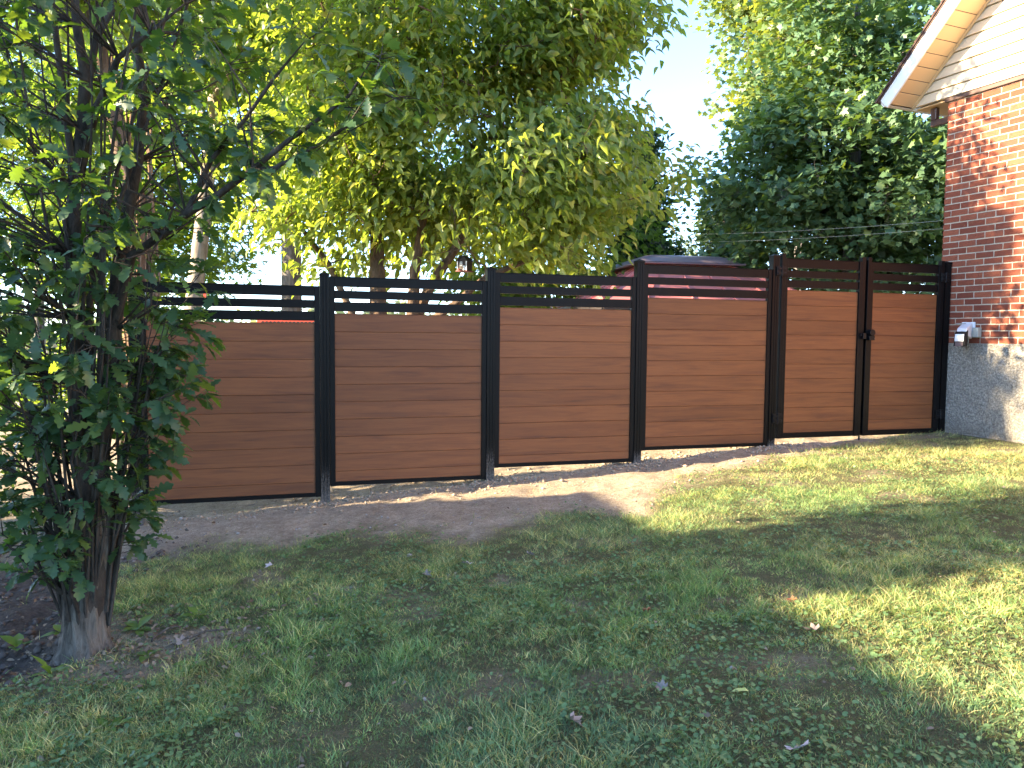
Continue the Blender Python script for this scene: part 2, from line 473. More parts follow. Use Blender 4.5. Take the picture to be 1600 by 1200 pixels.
def gpix(u, v):
    """where a pixel's ray meets the ground"""
    r = ray(u, v); s = 4.0
    for _ in range(40):
        p = CAM + r * s
        s = s + (p[2] - float(ground_plane(p[0], p[1]))) / max(0.05, -r[2] + 0.02) * 0.8
    return CAM + r * s

DIRT_EDGE = [(-400, 1190), (-60, 1105), (60, 1062), (110, 1052), (170, 1040), (190, 1005), (150, 960), (140, 905), (205, 876), (330, 850), (430, 846), (545, 832),
             (640, 828), (720, 836), (830, 808), (905, 793), (985, 800), (1035, 768), (1075, 748), (1160, 728), (1255, 713), (1330, 693)]
_edge = np.array([gpix(u, v)[:2] for u, v in DIRT_EDGE])
_poly = np.vstack([_edge, [[4.6, 8.75], [7, 10], [14, 14], [14, 60], [-60, 60], [-60, 2.0], [-3.2, 2.0]]])

def seg_dist(px, py, poly):
    d = np.full(px.shape, 1e9); inside = np.zeros(px.shape, bool)
    n = len(poly)
    for i in range(n):
        ax, ay = poly[i]; bx, by = poly[(i + 1) % n]
        dx, dy = bx - ax, by - ay
        t = np.clip(((px - ax) * dx + (py - ay) * dy) / (dx * dx + dy * dy + 1e-12), 0, 1)
        d = np.minimum(d, np.hypot(px - ax - t * dx, py - ay - t * dy))
        c = ((ay > py) != (by > py)) & (px < (bx - ax) * (py - ay) / (by - ay + 1e-15) + ax)
        inside ^= c
    return np.where(inside, d, -d)

SPOTS = [(gpix(290, 1000), 0.30, 0.13), (gpix(700, 905), 0.16, 0.10), (gpix(760, 922), 0.13, 0.05), (gpix(540, 920), 0.14, 0.07), (gpix(620, 830), 0.1, 0.1), (gpix(655, 935), 0.10, 0.06), (gpix(160, 1050), 0.28, 0.10)]
def dirt_mask(x, y):
    sdv = seg_dist(x, y, _poly)
    n = N1.fbm(x * 3.1 + 40, y * 3.1 + 40, 4) - 0.5
    n2 = N3.fbm(x * 8.3 + 4, y * 8.3 + 1, 3) - 0.5
    m = sstep(-0.34, 0.24, sdv + n * 0.55 + n2 * 0.30)
    for (p, rx, ry) in SPOTS:
        q = np.hypot((x - p[0]) / rx, (y - p[1]) / ry)
        m = np.maximum(m, 0.72 * sstep(1.35, 0.35, q + n * 2.2))
    thin = sstep(0.56, 0.76, N2.fbm(x * 2.6 + 9, y * 2.6 + 3, 5)) * sstep(2.2, 3.6, y)
    return np.clip(np.maximum(m, 0.42 * thin), 0, 1)

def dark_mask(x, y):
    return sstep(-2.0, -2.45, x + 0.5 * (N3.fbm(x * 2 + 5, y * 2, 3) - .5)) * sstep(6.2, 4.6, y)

def ground_z(x, y, dm=None):
    x = np.asarray(x, float); y = np.asarray(y, float)
    z = ground_plane(x, y)
    if dm is None: dm = dirt_mask(x, y)
    z = z + (N2.fbm(x * 0.9 + 3, y * 0.9 + 8, 3) - 0.5) * 0.035
    rough = dark_mask(x, y)
    z = z + dm * (N3.fbm(x * 5 + 11, y * 5 + 2, 5) - 0.5) * (0.060 + 0.09 * rough)
    return z

def gz(x, y):
    return float(ground_z(np.array([x], float), np.array([y], float))[0])

def build_ground():
    def axis(lo, hi, step, far_lo, far_hi):
        mid = np.arange(lo, hi + 1e-6, step)
        a = [lo]; s = step
        while a[-1] > far_lo: s *= 1.35; a.append(a[-1] - s)
        b = [hi]; s = step
        while b[-1] < far_hi: s *= 1.35; b.append(b[-1] + s)
        return np.concatenate([np.array(a[1:])[::-1], mid, np.array(b[1:])])
    xs = axis(-5.5, 6.5, 0.055, -900, 900); ys = axis(1.4, 10.5, 0.055, -900, 900)
    X, Y = np.meshgrid(xs, ys)
    dm = dirt_mask(X, Y)
    Z = ground_z(X, Y, dm)
    nx, ny = len(xs), len(ys)
    V = np.stack([X.ravel(), Y.ravel(), Z.ravel()], 1)
    i = np.arange(nx - 1); j = np.arange(ny - 1)
    I, J = np.meshgrid(i, j)
    a = (J * nx + I).ravel()
    loops = np.stack([a, a + 1, a + nx + 1, a + nx], 1).ravel()
    me = np_mesh('ground', V, loops, np.arange(0, len(loops), 4), True)
    at_ = me.attributes.new('dirt', 'FLOAT', 'POINT'); at_.data.foreach_set('value', dm.ravel().astype(np.float32))
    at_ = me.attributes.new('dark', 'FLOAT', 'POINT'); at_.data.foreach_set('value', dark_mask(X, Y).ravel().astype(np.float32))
    o = link('ground', me, M['ground'])
    o['kind'] = 'structure'
    return o
build_ground()

# ------------------------------------------------------------------ house (local x runs along the gable wall towards the camera, -y is outdoors)
HOUSE_LOC, HOUSE_RZ = (4.827, 8.73, 0.0), math.atan2(-0.923, 0.384)
Z_F, Z_B = 1.470, 4.180          # top of the parged base, top of the brickwork
HOUSE_L, HOUSE_D = 8.2, 9.0
COURSE, PITCH_B = 0.0704, 0.205

def build_house():
    root = empty('brick_house', HOUSE_LOC, HOUSE_RZ, 'red brick house with cream gable siding and parged grey base beside the gate', 'house')
    # core walls, mortar coloured, bricks stand 7 mm proud
    MB().box(0.012, HOUSE_L - 0.012, 0.010, HOUSE_D, Z_F, Z_B).obj('wall', M['mortar'], root)
    MB().box(-0.004, HOUSE_L + 0.004, -0.004, HOUSE_D + 0.01, -0.6, Z_F - 0.0005).obj('foundation', M['found'], root)
    # bricks
    bh, bl = COURSE - 0.011, PITCH_B - 0.011
    meshes = {}
    def brick_mesh(w, k):
        key = (round(w, 3), k)
        if key not in meshes:
            b = MB().box(0, w, 0.002, 0.06, 0, bh)
            me = b.me('brick', 0.0035)
            r = random.Random(hash(key))
            for v in me.vertices:
                if v.co.y < 0.02:
                    v.co.y += r.uniform(-0.002, 0.0025); v.co.z += r.uniform(-0.0015, 0.0015); v.co.x += r.uniform(-0.002, 0.002)
            meshes[key] = me
        return meshes[key]
    ncourse = int(round((Z_B - Z_F) / COURSE))
    big = MB(); tints = []
    count = 0
    for c in range(ncourse + 1):
        z = Z_F + 0.004 + c * COURSE
        if z + bh > Z_B + 0.01: break
        x = 0.0
        # running bond: full and cut start bricks alternate, as at the corner of the house
        first = bl if c % 2 else 0.085
        n = 0
        while x < HOUSE_L - 0.03:
            w = first if n == 0 else bl
            w = min(w, HOUSE_L - x)
            if x < 1.42:
                o = link('brick', brick_mesh(w, (c * 5 + n * 3) % 4), M['brick'], root, (x, 0.003 + random.uniform(-0.0012, 0.0012), z))
                count += 1
            else:
                big.box(x, x + w, 0.004 + random.uniform(-0.001, 0.001), 0.06, z, z + bh)
            x += w + 0.011; n += 1
    o = big.obj('brickwork', M['brick'], root)
    o['kind'] = 'stuff'
    att = o.data.attributes.new('tint', 'FLOAT', 'POINT')
    tv = np.repeat(rng.random(len(o.data.vertices) // 8 + 1), 8)[:len(o.data.vertices)]
    att.data.foreach_set('value', tv.astype(np.float32))
    # gable in lap siding: 45 degree roof, siding runs out over the eave
    x_e = -0.425; ov = 0.395; apex = HOUSE_L / 2
    zs0 = Z_B + 0.012
    MB().box(-0.02, HOUSE_L + 0.02, -0.028, 0.02, Z_B - 0.030, Z_B + 0.010).obj('drip_flashing', M['brown_metal'], root)
    lap = 0.118
    k = 0
    while zs0 + k * lap < zs0 + (apex - x_e):
        z0 = zs0 + k * lap; z1 = min(z0 + lap, zs0 + (apex - x_e) - 0.004)
        if z1 - z0 < 0.02: break
        a0 = x_e + (z0 - zs0); a1 = x_e + (z1 - zs0)
        b0 = HOUSE_L - a0; b1 = HOUSE_L - a1
        z0 += 0.009; y0, y1 = -0.026, -0.005          # each board's lower edge stands proud of the one below
        prof_v = [(a0, y0, z0), (b0, y0, z0), (b1, y1, z1), (a1, y1, z1), (a0, 0.02, z0), (b0, 0.02, z0), (b1, 0.02, z1), (a1, 0.02, z1)]
        MB().add(prof_v, [(0, 1, 2, 3), (7, 6, 5, 4), (0, 4, 5, 1), (3, 2, 6, 7), (0, 3, 7, 4), (1, 5, 6, 2)]).obj('siding_board', M['siding'], root)
        k += 1
    # dark gable core; its colour draws the shadow lines between the siding boards
    MB().prism([(x_e + 0.05, zs0), (HOUSE_L - x_e - 0.05, zs0), (apex, zs0 + apex - x_e - 0.05)], 'y', 0.021, 0.12).obj('gable_shadow_backing', M['darkframe'], root)
    # raking soffit of separate panels on the visible slope, with battens at the wall
    s2 = math.sqrt(0.5)
    def rake_pt(d, y, up=0.0):      # d along the slope from the eave end, up = perpendicular to the slope
        return (x_e + d * s2 - up * s2, y, zs0 + d * s2 + up * s2)
    def slab(name, d0, d1, y0, y1, u0, u1, mat, mirror=False, bevel=0.0):
        v = [rake_pt(d0, y0, u0), rake_pt(d1, y0, u0), rake_pt(d1, y1, u0), rake_pt(d0, y1, u0), rake_pt(d0, y0, u1), rake_pt(d1, y0, u1), rake_pt(d1, y1, u1), rake_pt(d0, y1, u1)]
        if mirror: v = [(HOUSE_L - p[0], p[1], p[2]) for p in v]
        return MB().add(v, [(0, 3, 2, 1), (4, 5, 6, 7), (0, 1, 5, 4), (1, 2, 6, 5), (2, 3, 7, 6), (3, 0, 4, 7)]).obj(name, mat, root, bevel)
    slope_len = (apex - x_e) / s2
    d = 0.0; pw = 0.155
    while d < slope_len - 0.05:
        d1 = min(d + pw, slope_len)
        slab('soffit_panel', d + 0.004, d1 - 0.004, -ov + 0.005, -0.030, 0.004, 0.016, M['soffit'], bevel=0.003)
        d += pw
    slab('soffit_backing', 0, slope_len, -ov + 0.006, -0.031, 0.010, 0.022, M['brown_metal'])
    slab('soffit_channel', -0.0, slope_len, -0.050, -0.021, -0.012, 0.003, M['soffit'])
    slab('soffit_panel', 0.0, slope_len, -ov + 0.005, -0.030, 0.004, 0.022, M['soffit'], True)
    fas = [None, None]
    for i, mir in enumerate((False, True)):
        fas[i] = slab('fascia', -0.035 if not mir else -0.03, slope_len, -ov - 0.022, -ov + 0.004, -0.006, 0.135, M['fascia'], mir, 0.003)
        slab('drip_edge', -0.06, slope_len, -ov - 0.034, -ov + 0.02, 0.136, 0.150, M['brown_metal'], mir)
        # roof of shingle courses
        nd = 0.0
        roof = MB()
        while nd < slope_len + 0.05:
            v = [rake_pt(nd - 0.08, -ov - 0.05, 0.175), rake_pt(nd + 0.16, -ov - 0.05, 0.158), rake_pt(nd + 0.16, HOUSE_D, 0.158), rake_pt(nd - 0.08, HOUSE_D, 0.175),
                 rake_pt(nd - 0.08, -ov - 0.05, 0.151), rake_pt(nd + 0.16, -ov - 0.05, 0.151), rake_pt(nd + 0.16, HOUSE_D, 0.151), rake_pt(nd - 0.08, HOUSE_D, 0.151)]
            if mir: v = [(HOUSE_L - p[0], p[1], p[2]) for p in v]
            roof.add(v, [(0, 1, 2, 3), (7, 6, 5, 4), (0, 4, 5, 1), (3, 2, 6, 7), (0, 3, 7, 4), (1, 5, 6, 2)])
            nd += 0.145
        roof.obj('roof', M['shingle'], root)
        # deck between the shingles and the soffit
        slab('roof_deck', 0.0, slope_len, -ov + 0.006, HOUSE_D - 0.01, 0.024, 0.1495, M['brown_metal'], mir)
    # level eave soffit behind the gable wall, fascia board and gutter
    MB().box(x_e + 0.01, -0.001, 0.022, HOUSE_D, zs0 - 0.018, zs0 - 0.003).obj('eave_soffit', M['soffit'], root)
    MB().box(x_e - 0.028, x_e + 0.004, 0.0, HOUSE_D, zs0 - 0.02, zs0 + 0.13).obj('eave_fascia', M['fascia'], root)
    g = [(0, 0), (-0.075, 0.0), (-0.11, 0.04), (-0.11, 0.10), (-0.125, 0.112), (-0.125, 0.122), (-0.10, 0.122), (-0.10, 0.045), (-0.07, 0.008), (0, 0.008)]
    gut = MB().prism([(x_e - 0.030 + a * 0.9, zs0 + 0.0 + b * 0.9) for a, b in g][::-1], 'y', -ov + 0.01, HOUSE_D)
    gut.prism([(x_e - 0.030 + a * 0.9, zs0 + b * 0.9) for a, b in [(0, 0), (-0.075, 0), (-0.11, 0.04), (-0.125, 0.122), (0, 0.122)]][::-1], 'y', -ov + 0.004, -ov + 0.0095)
    gut.obj('gutter', M['fascia'], root)
    # brown downspout elbow below the eave soffit
    dn = MB()
    dn.box(-0.300, -0.225, 0.10, 0.16, zs0 - 0.160, zs0 - 0.019)
    dn.box(-0.300, 0.06, 0.101, 0.159, zs0 - 0.232, zs0 - 0.1605)
    dn.obj('downspout', M['brown_metal'], root, 0.012, 2)
    return root
house = build_house()

def build_flood_light():
    """motion-sensing flood light fixed to a small box on the brick wall"""
    root = empty('flood_light', HOUSE_LOC, HOUSE_RZ, 'white and black motion flood light fixed low on the brick wall by the gate', 'wall light')
    s0, z0 = 0.345, 1.60
    MB().box(s0 - 0.045, s0 + 0.105, -0.022, 0.0, z0 - 0.05, z0 + 0.105).obj('back_plate', M['plastic_white'], root, 0.006, 2)
    MB().box(s0 + 0.112, s0 + 0.175, -0.058, 0.0, z0 - 0.06, z0 + 0.045).obj('junction_box', M['plastic_grey'], root, 0.005, 2)
    hb = MB().prism([(-0.022, 0.10), (-0.215, 0.055), (-0.225, 0.02), (-0.215, -0.01), (-0.022, -0.075)], 'x', s0 - 0.04, s0 + 0.075)
    hb.obj('housing', M['plastic_white'], root, 0.008, 2)
    MB().box(s0 + 0.012, s0 + 0.030, -0.19, -0.05, z0 + 0.085, z0 + 0.092).obj('top_rib', M['plastic_grey'], root, 0.002)
    hd = MB().prism([(-0.19, 0.066), (-0.262, 0.040), (-0.285, 0.0), (-0.285, -0.10), (-0.215, -0.108), (-0.185, -0.05)], 'x', s0 - 0.050, s0 + 0.085)
    head = hd.obj('lamp_head', M['plastic_black'], root, 0.008, 2)
    MB().prism([(-0.292, 0.004), (-0.274, 0.030), (-0.262, 0.030), (-0.262, -0.046), (-0.292, -0.046)], 'x', s0 - 0.038, s0 + 0.066).obj('lens', M['lens'], head, 0.003)
    MB().prism([(-0.290, -0.052), (-0.265, -0.052), (-0.265, -0.098), (-0.290, -0.098)], 'x', s0 - 0.034, s0 + 0.060).obj('sensor_window', M['sensor'], head, 0.003)
    MB().box(s0 - 0.01, s0 + 0.06, -0.15, -0.03, z0 - 0.125, z0 - 0.073).obj('sensor_mount', M['plastic_grey'], root, 0.008, 2)
    for ch in list(root.children):
        pass
    # profile heights above are relative to the fixture: lift the prisms
    for nm in ('housing', 'lamp_head', 'lens', 'sensor_window'):
        for o in list(root.children) + list(head.children):
            if o.name.split('.')[0] == nm:
                o.data.transform(Matrix.Translation((0, 0, z0 - (0.0 if nm == 'housing' else .03))))
                sh = Matrix.Identity(4); sh[0][1] = -0.42; sh[2][1] = 0.10
                o.data.transform(sh)
    return root
build_flood_light()

# ------------------------------------------------------------------ fence (local x along the fence, -y faces the camera)
FENCE_LOC, FENCE_RZ = (-1.545, 6.66, 0.0), rad(16.9)
_fd = np.array([math.cos(FENCE_RZ), math.sin(FENCE_RZ)]); _fn = np.array([-math.sin(FENCE_RZ), math.cos(FENCE_RZ)])
def fence_xy(t, off=0.0):
    return (FENCE_LOC[0] + t * _fd[0] + off * _fn[0], FENCE_LOC[1] + t * _fd[1] + off * _fn[1])

PW = 0.038   # half post width
def post_mesh(h):
    g = 0.004
    p = [(-PW, 0), (-0.018, 0), (-0.016, g), (-0.010, g), (-0.008, 0), (0.008, 0), (0.010, g), (0.016, g), (0.018, 0), (PW, 0), (PW, 2 * PW), (-PW, 2 * PW)]
    return MB().prism(p, 'z', -0.25, h).me('post')

def make_post(root, t, z_base, z_top, mat):
    o = link('post', post_mesh(z_top - z_base - 0.018), mat, root, (t, -0.012, z_base))
    c = MB(); e = PW + 0.005; h = z_top - z_base
    z0, z1, z2 = h - 0.034, h - 0.017, h + 0.004
    y0, y1 = -0.005, 2 * PW + 0.005; ym = PW
    c.add([(-e, y0, z0), (e, y0, z0), (e, y1, z0), (-e, y1, z0), (-e, y0, z1), (e, y0, z1), (e, y1, z1), (-e, y1, z1), (0, ym, z2)],
          [(0, 3, 2, 1), (0, 1, 5, 4), (1, 2, 6, 5), (2, 3, 7, 6), (3, 0, 4, 7), (4, 5, 8), (5, 6, 8), (6, 7, 8), (7, 4, 8)])
    c.obj('post_cap', M['metal'], o, 0.0015)
    return o

def plank_mesh(w, h, cache={}):
    key = (round(w, 3), round(h, 3))
    if key not in cache:
        # board with eased long edges, so that the joints read as fine V grooves
        b = 0.0024
        p = [(0.0035, 0), (0.0, b), (0.0, h - b - 0.001), (0.0035, h - 0.001), (0.0125, h - 0.001), (0.0125, h + 0.006), (0.0165, h + 0.006), (0.0165, h - 0.001), (0.022, h - 0.001), (0.022, 0.0), (0.0170, 0.0), (0.0170, 0.0075), (0.0120, 0.0075), (0.0120, 0.0)]
        m = MB().prism([(q[0], q[1]) for q in p][::-1], 'x', 0, w)
        cache[key] = m.me('plank')
    return cache[key]

def fill_planks(parent, x0, x1, z_bot, z_top, y):
    z = z_top
    while z > z_bot + 0.01:
        h = min(0.1525, z - z_bot)
        link('plank', plank_mesh(x1 - x0, h), M['wood'], parent, (x0, y, z - h))
        z -= h
    
def make_panel(root, x0, x1, zb, zt):
    """aluminium frame with slats at the top and boards below; the slats and boards are pieces of the panel"""
    st = 0.045
    f = MB()
    f.box(x0, x0 + st, -0.002, 0.046, zb, zt - 0.0005)
    f.box(x1 - st, x1, -0.002, 0.046, zb, zt - 0.0005)
    f.box(x0 + st + 0.0005, x1 - st - 0.0005, 0.000, 0.044, zb + 0.001, zb + 0.034)
    fr = f.obj('panel_frame', M['metal'], root, 0.0015)
    MB().box(x0 + 0.001, x1 - 0.001, -0.0045, 0.048, zt, zt + 0.002).obj('top_cap', M['metal'], fr)
    for a, b in ((zt - 0.084, zt - 0.001), (zt - 0.187, zt - 0.117), (zt - 0.296, zt - 0.216)):
        MB().box(x0 + st + 0.0008, x1 - st - 0.0008, 0.002, 0.040, a, b).obj('slat', M['metal'], fr, 0.0015)
    fill_planks(fr, x0 + st + 0.001, x1 - st - 0.001, zb + 0.035, zt - 0.321, 0.010)
    return fr

POSTS = [(-1.572, -0.05, 1.955, 0.45), (-0.078, 0.045, 2.045, 0.42), (1.408, 0.160, 2.140, 0.40), (2.908, 0.278, 2.265, 0.16), (4.438, 0.386, 2.376, 0.10), (6.665, 0.45, 2.385, 0.05)]
def build_fence():
    root = empty('fence', FENCE_LOC, FENCE_RZ, 'brown composite board fence with black posts and open slats, stepping up the slope', 'fence')
    for t, zb, zt, foot in POSTS:
        make_post(root, t, zb, zt, m_post('post_coat_%d' % int(100 * foot), foot))
    make_panel(root, -1.532, -0.118, 0.095, 1.920)
    make_panel(root, -0.037, 1.369, 0.183, 2.006)
    make_panel(root, 1.449, 2.869, 0.283, 2.087)
    make_panel(root, 2.949, 4.399, 0.392, 2.213)
    return root
build_fence()

def hinge(parent, x, z):
    h = MB()
    h.box(x - 0.058, x - 0.010, -0.028, -0.0145, z - 0.047, z + 0.047)
    h.box(x + 0.010, x + 0.058, -0.028, -0.004, z - 0.047, z + 0.047)
    h.box(x - 0.045, x + 0.045, -0.036, -0.0285, z + 0.012, z + 0.034)
    h.box(x - 0.045, x + 0.045, -0.036, -0.0285, z - 0.034, z - 0.012)
    h.tube([(x, -0.028, z - 0.055), (x, -0.028, z + 0.055)], 0.0115, 10)
    return h.obj('hinge', M['plastic_black'], parent, 0.002)

def make_gate(label, x0, x1, zb, zt, hinge_x, closing_right):
    root = empty('gate', FENCE_LOC, FENCE_RZ, label, 'gate', 'double gate leaves')
    st = 0.078
    f = MB()
    for a, close in ((x0, not closing_right), (x1 - st, closing_right)):
        top = zt + 0.048
        # stile of two stepped profiles
        if close == (a != x0): pass
        f.box(a, a + 0.044 if a == x0 else a + 0.030, -0.010, 0.040, zb, top if a == x0 else zt + 0.0)
        f.box(a + (0.0445 if a == x0 else 0.0305), a + st, -0.004 if a == x0 else -0.010, 0.040, zb + 0.0005, zt if a == x0 else top)
    f.box(x0 + st + 0.0005, x1 - st - 0.0005, -0.003, 0.038, zb + 0.001, zb + 0.055)
    fr = f.obj('gate_frame', M['metal'], root, 0.0015)
    for a, b in ((zt - 0.092, zt - 0.002), (zt - 0.192, zt - 0.120), (zt - 0.296, zt - 0.220)):
        MB().box(x0 + st + 0.0008, x1 - st - 0.0008, 0.002, 0.036, a, b).obj('slat', M['metal'], fr, 0.0015)
    MB().box(x0 + st - 0.01, x1 - st + 0.01, -0.006, 0.042, zt, zt + 0.002).obj('top_cap', M['metal'], fr)
    fill_planks(fr, x0 + st + 0.001, x1 - st - 0.001, zb + 0.056, zt - 0.329, 0.008)
    for z in (zt - 0.135, zb + 0.215):
        hinge(root, hinge_x, z)
    return root, fr
g1, g1f = make_gate('gate leaf hinged on the fence post next to the long fence panels', 4.506, 5.553, 0.465, 2.335, 4.492, True)
g2, g2f = make_gate('gate leaf hinged against the brick house wall', 5.584, 6.612, 0.465, 2.335, 6.618, False)
def build_latch():
    l = MB()
    l.tube([(5.615, -0.012, 1.580), (5.615, -0.075, 1.580)], 0.036, 14)
    l.box(5.582, 5.652, -0.066, -0.011, 1.500, 1.548)
    l.box(5.586, 5.650, -0.050, -0.011, 1.549, 1.556)
    l.obj('latch', M['plastic_black'], g2, 0.004, 2)
    MB().tube([(5.648, -0.04, 1.516), (5.668, -0.04, 1.516)], 0.009, 8).obj('lock_cylinder', M['fascia'], g2)
    k = MB()
    k.box(5.512, 5.552, -0.052, -0.011, 1.512, 1.575)
    k.tube([(5.512, -0.03, 1.551), (5.490, -0.03, 1.551)], 0.010, 8)
    k.obj('latch_catch', M['plastic_black'], g1, 0.006, 2)
    MB().tube([(5.53, -0.02, 0.40), (5.53, -0.02, 0.475)], 0.009, 8).obj('drop_bolt', M['plastic_black'], g1)
build_latch()
MB().box(5.530, 5.606, 0.0405, 0.0525, 0.475, 2.36).obj('gate_stop', M['metal'], g1)

# ------------------------------------------------------------------ leaves and trees
def tmpl_strip(xs, ws, fold=0.2, droop=0.25, ripple=0.0):
    """leaf from a midrib and its half widths: returns verts, tri faces"""
    V, Fc = [], []
    n = len(xs)
    for i, (x, w) in enumerate(zip(xs, ws)):
        z = -droop * x * x
        V += [(x, 0, z), (x, w, z + fold * w + ripple * math.sin(i * 2.3)), (x, -w, z + fold * w + ripple * math.cos(i * 1.9))]
    for i in range(n - 1):
        a, b = 3 * i, 3 * (i + 1)
        Fc += [(a, b, b + 1), (a, b + 1, a + 1), (a, a + 2, b + 2), (a, b + 2, b)]
    V = np.array(V, float); Fc = np.array(Fc, int)
    ar = np.linalg.norm(np.cross(V[Fc[:, 1]] - V[Fc[:, 0]], V[Fc[:, 2]] - V[Fc[:, 0]]), axis=1)
    return V, Fc[ar > 1e-9]

OAKX = [0, .10, .20, .26, .31, .40, .46, .50, .60, .67, .71, .80, .87, .90, .96, 1.0]
OAKW = [.010, .016, .085, .135, .060, .17, .21, .095, .22, .255, .135, .19, .18, .09, .06, .0]
T_OAK = tmpl_strip(OAKX, OAKW, 0.22, 0.28, 0.012)
T_HEART = tmpl_strip([0, .14, .36, .68, 1.0], [.0, .18, .26, .17, 0.0], 0.55, 0.45)
T_OVAL = tmpl_strip([0, .3, .7, 1.0], [.0, .27, .24, 0.0], 0.3, 0.25)
T_OVAL_FINE = tmpl_strip([0, .06, .18, .34, .52, .7, .86, 1.0], [.0, .10, .21, .28, .29, .23, .11, 0.0], 0.2, 0.15)
def tmpl_lobed(k=5):
    V = [(0, 0, 0)]; Fc = []
    angs = np.radians([-150, -100, -72, -45, -22, 0, 22, 45, 72, 100, 150])
    rs = [.10, .38, .16, .52, .22, .66, .22, .52, .16, .38, .10]
    for i, (a, r) in enumerate(zip(angs, rs)):
        V.append((0.35 + r * math.cos(a), r * math.sin(a), -0.18 * r + (0.03 if i % 2 else -0.03)))
    V[0] = (0.35, 0, 0.0)
    for i in range(1, len(V) - 1): Fc.append((0, i, i + 1))
    return np.array(V, float), np.array(Fc, int)
T_LOBED = tmpl_lobed()
T_BROAD = tmpl_lobed(); T_BROAD[0][[3, 5, 7, 9], :2] = (T_BROAD[0][[3, 5, 7, 9], :2] - [.35, 0]) * 1.75 + [.35, 0]
def tmpl_maple():
    V = [(.30, 0, 0)]; Fc = []
    A = np.radians([-165, -125, -100, -82, -62, -45, -28, -14, 0, 14, 28, 45, 62, 82, 100, 125, 165])
    Rr = [.12, .34, .42, .28, .40, .56, .36, .44, .66, .44, .36, .56, .40, .28, .42, .34, .12]
    for a_, r_ in zip(A, Rr): V.append((.30 + r_ * math.cos(a_), r_ * math.sin(a_), 0))
    for i in range(1, len(V) - 1): Fc.append((0, i, i + 1))
    return np.array(V, float), np.array(Fc, int)
T_MAPLE = tmpl_maple()
T_DIAMOND = (np.array([(0, 0, 0), (.5, .3, .06), (1, 0, -.12), (.5, -.3, .06)], float), np.array([(0, 2, 1), (0, 3, 2)], int))

def frames(tip, up):
    x = tip / (np.linalg.norm(tip, axis=1, keepdims=True) + 1e-9)
    y = np.cross(up, x); y /= (np.linalg.norm(y, axis=1, keepdims=True) + 1e-9)
    z = np.cross(x, y)
    return np.stack([x, y, z], 2)      # columns

def leaf_mesh(name, tm, pos, tip, up, scale, tint):
    V, Fc = tm
    R = frames(tip, up) * scale[:, None, None]
    P = np.einsum('nij,kj->nki', R, V) + pos[:, None, :]
    n, k = len(pos), len(V)
    loops = (Fc[None] + (np.arange(n) * k)[:, None, None]).ravel()
    me = np_mesh(name, P.reshape(-1, 3), loops, np.arange(0, len(loops), 3), True)
    a = me.attributes.new('tint', 'FLOAT', 'POINT')
    a.data.foreach_set('value', np.repeat(tint, k).astype(np.float32))
    return me

def unit(v): return v / (np.linalg.norm(v, axis=-1, keepdims=True) + 1e-9)

def leaf_dirs(n, outward, droop=0.5, spread=0.8, tilt=0.5):
    tip = unit(outward * 0.6 + rng.normal(0, spread, (n, 3)) * np.array([1, 1, 0.5]) + np.array([0, 0, -droop]))
    up = unit(np.array([0, 0, 1.0]) + rng.normal(0, tilt, (n, 3)))
    return tip, up

class Skel:
    def __init__(self): self.p = []; self.par = []; self.rmin = []
    def node(self, p, par, r=0.0):
        self.p.append(np.array(p, float)); self.par.append(par); self.rmin.append(r); return len(self.p) - 1
    def line(self, pts, radii, par=-1):
        ids = []
        for q, r in zip(pts, radii):
            par = self.node(q, par, r); ids.append(par)
        return ids
    def attach(self, targets, steps=4, sag=0.0, jit=0.05, up_bias=0.35, tip_r=0.005):
        order = np.argsort([min(np.linalg.norm(t - p) for p in self.p) for t in targets])
        ends = []
        for i in order:
            t = targets[i]
            P = np.array(self.p)
            dv = t - P
            d = np.linalg.norm(dv, axis=1)
            cost = d + up_bias * np.maximum(0, -dv[:, 2]) * 2 + up_bias * 0.3 * np.abs(dv[:, 2] - 0.3 * d)
            j = int(np.argmin(cost)); a = P[j]
            prev = j; L = d[j]
            ns = max(2, min(steps, int(L / 0.15) + 1))
            for s in range(1, ns + 1):
                f = s / ns
                q = a + (t - a) * f
                q = q + np.array([0, 0, (f * (1 - f)) * L * 0.25 - sag * f * f * L])
                if s < ns: q = q + rng.normal(0, jit * L, 3)
                prev = self.node(q, prev, tip_r)
            ends.append(prev)
        return ends
    def build(self, name, mat, parent, expo=2.3, scale=1.0, sides=(9, 5), base=(0, 0, 0), smooth=True):
        n = len(self.p)
        ch = [[] for _ in range(n)]
        for i, q in enumerate(self.par):
            if q >= 0: ch[q].append(i)
        r = np.zeros(n)
        for i in range(n - 1, -1, -1):
            s = sum(r[c] ** expo for c in ch[i]) ** (1 / expo) if ch[i] else 0.0
            r[i] = max(s * scale if ch[i] else self.rmin[i], self.rmin[i])
        mb = MB()
        starts = [i for i in range(n) if self.par[i] < 0]
        stack = [(i, None) for i in starts]
        b = np.array(base)
        while stack:
            i, frm = stack.pop()
            pts, rr = [], []
            if frm is not None: pts.append(self.p[frm] - b); rr.append(min(r[frm], r[i] * 1.15))
            while True:
                pts.append(self.p[i] - b); rr.append(r[i])
                if not ch[i]: break
                c = sorted(ch[i], key=lambda k: -r[k])
                for o in c[1:]: stack.append((o, i))
                i = c[0]
            rr[-1] *= 0.5
            mb.tube(pts, rr, sides[0] if max(rr) > 0.03 else (sides[1] if max(rr) > 0.007 else 3), cap=False)
        me = mesh(name, mb.v, mb.f, smooth)
        return link(name, me, mat, parent)

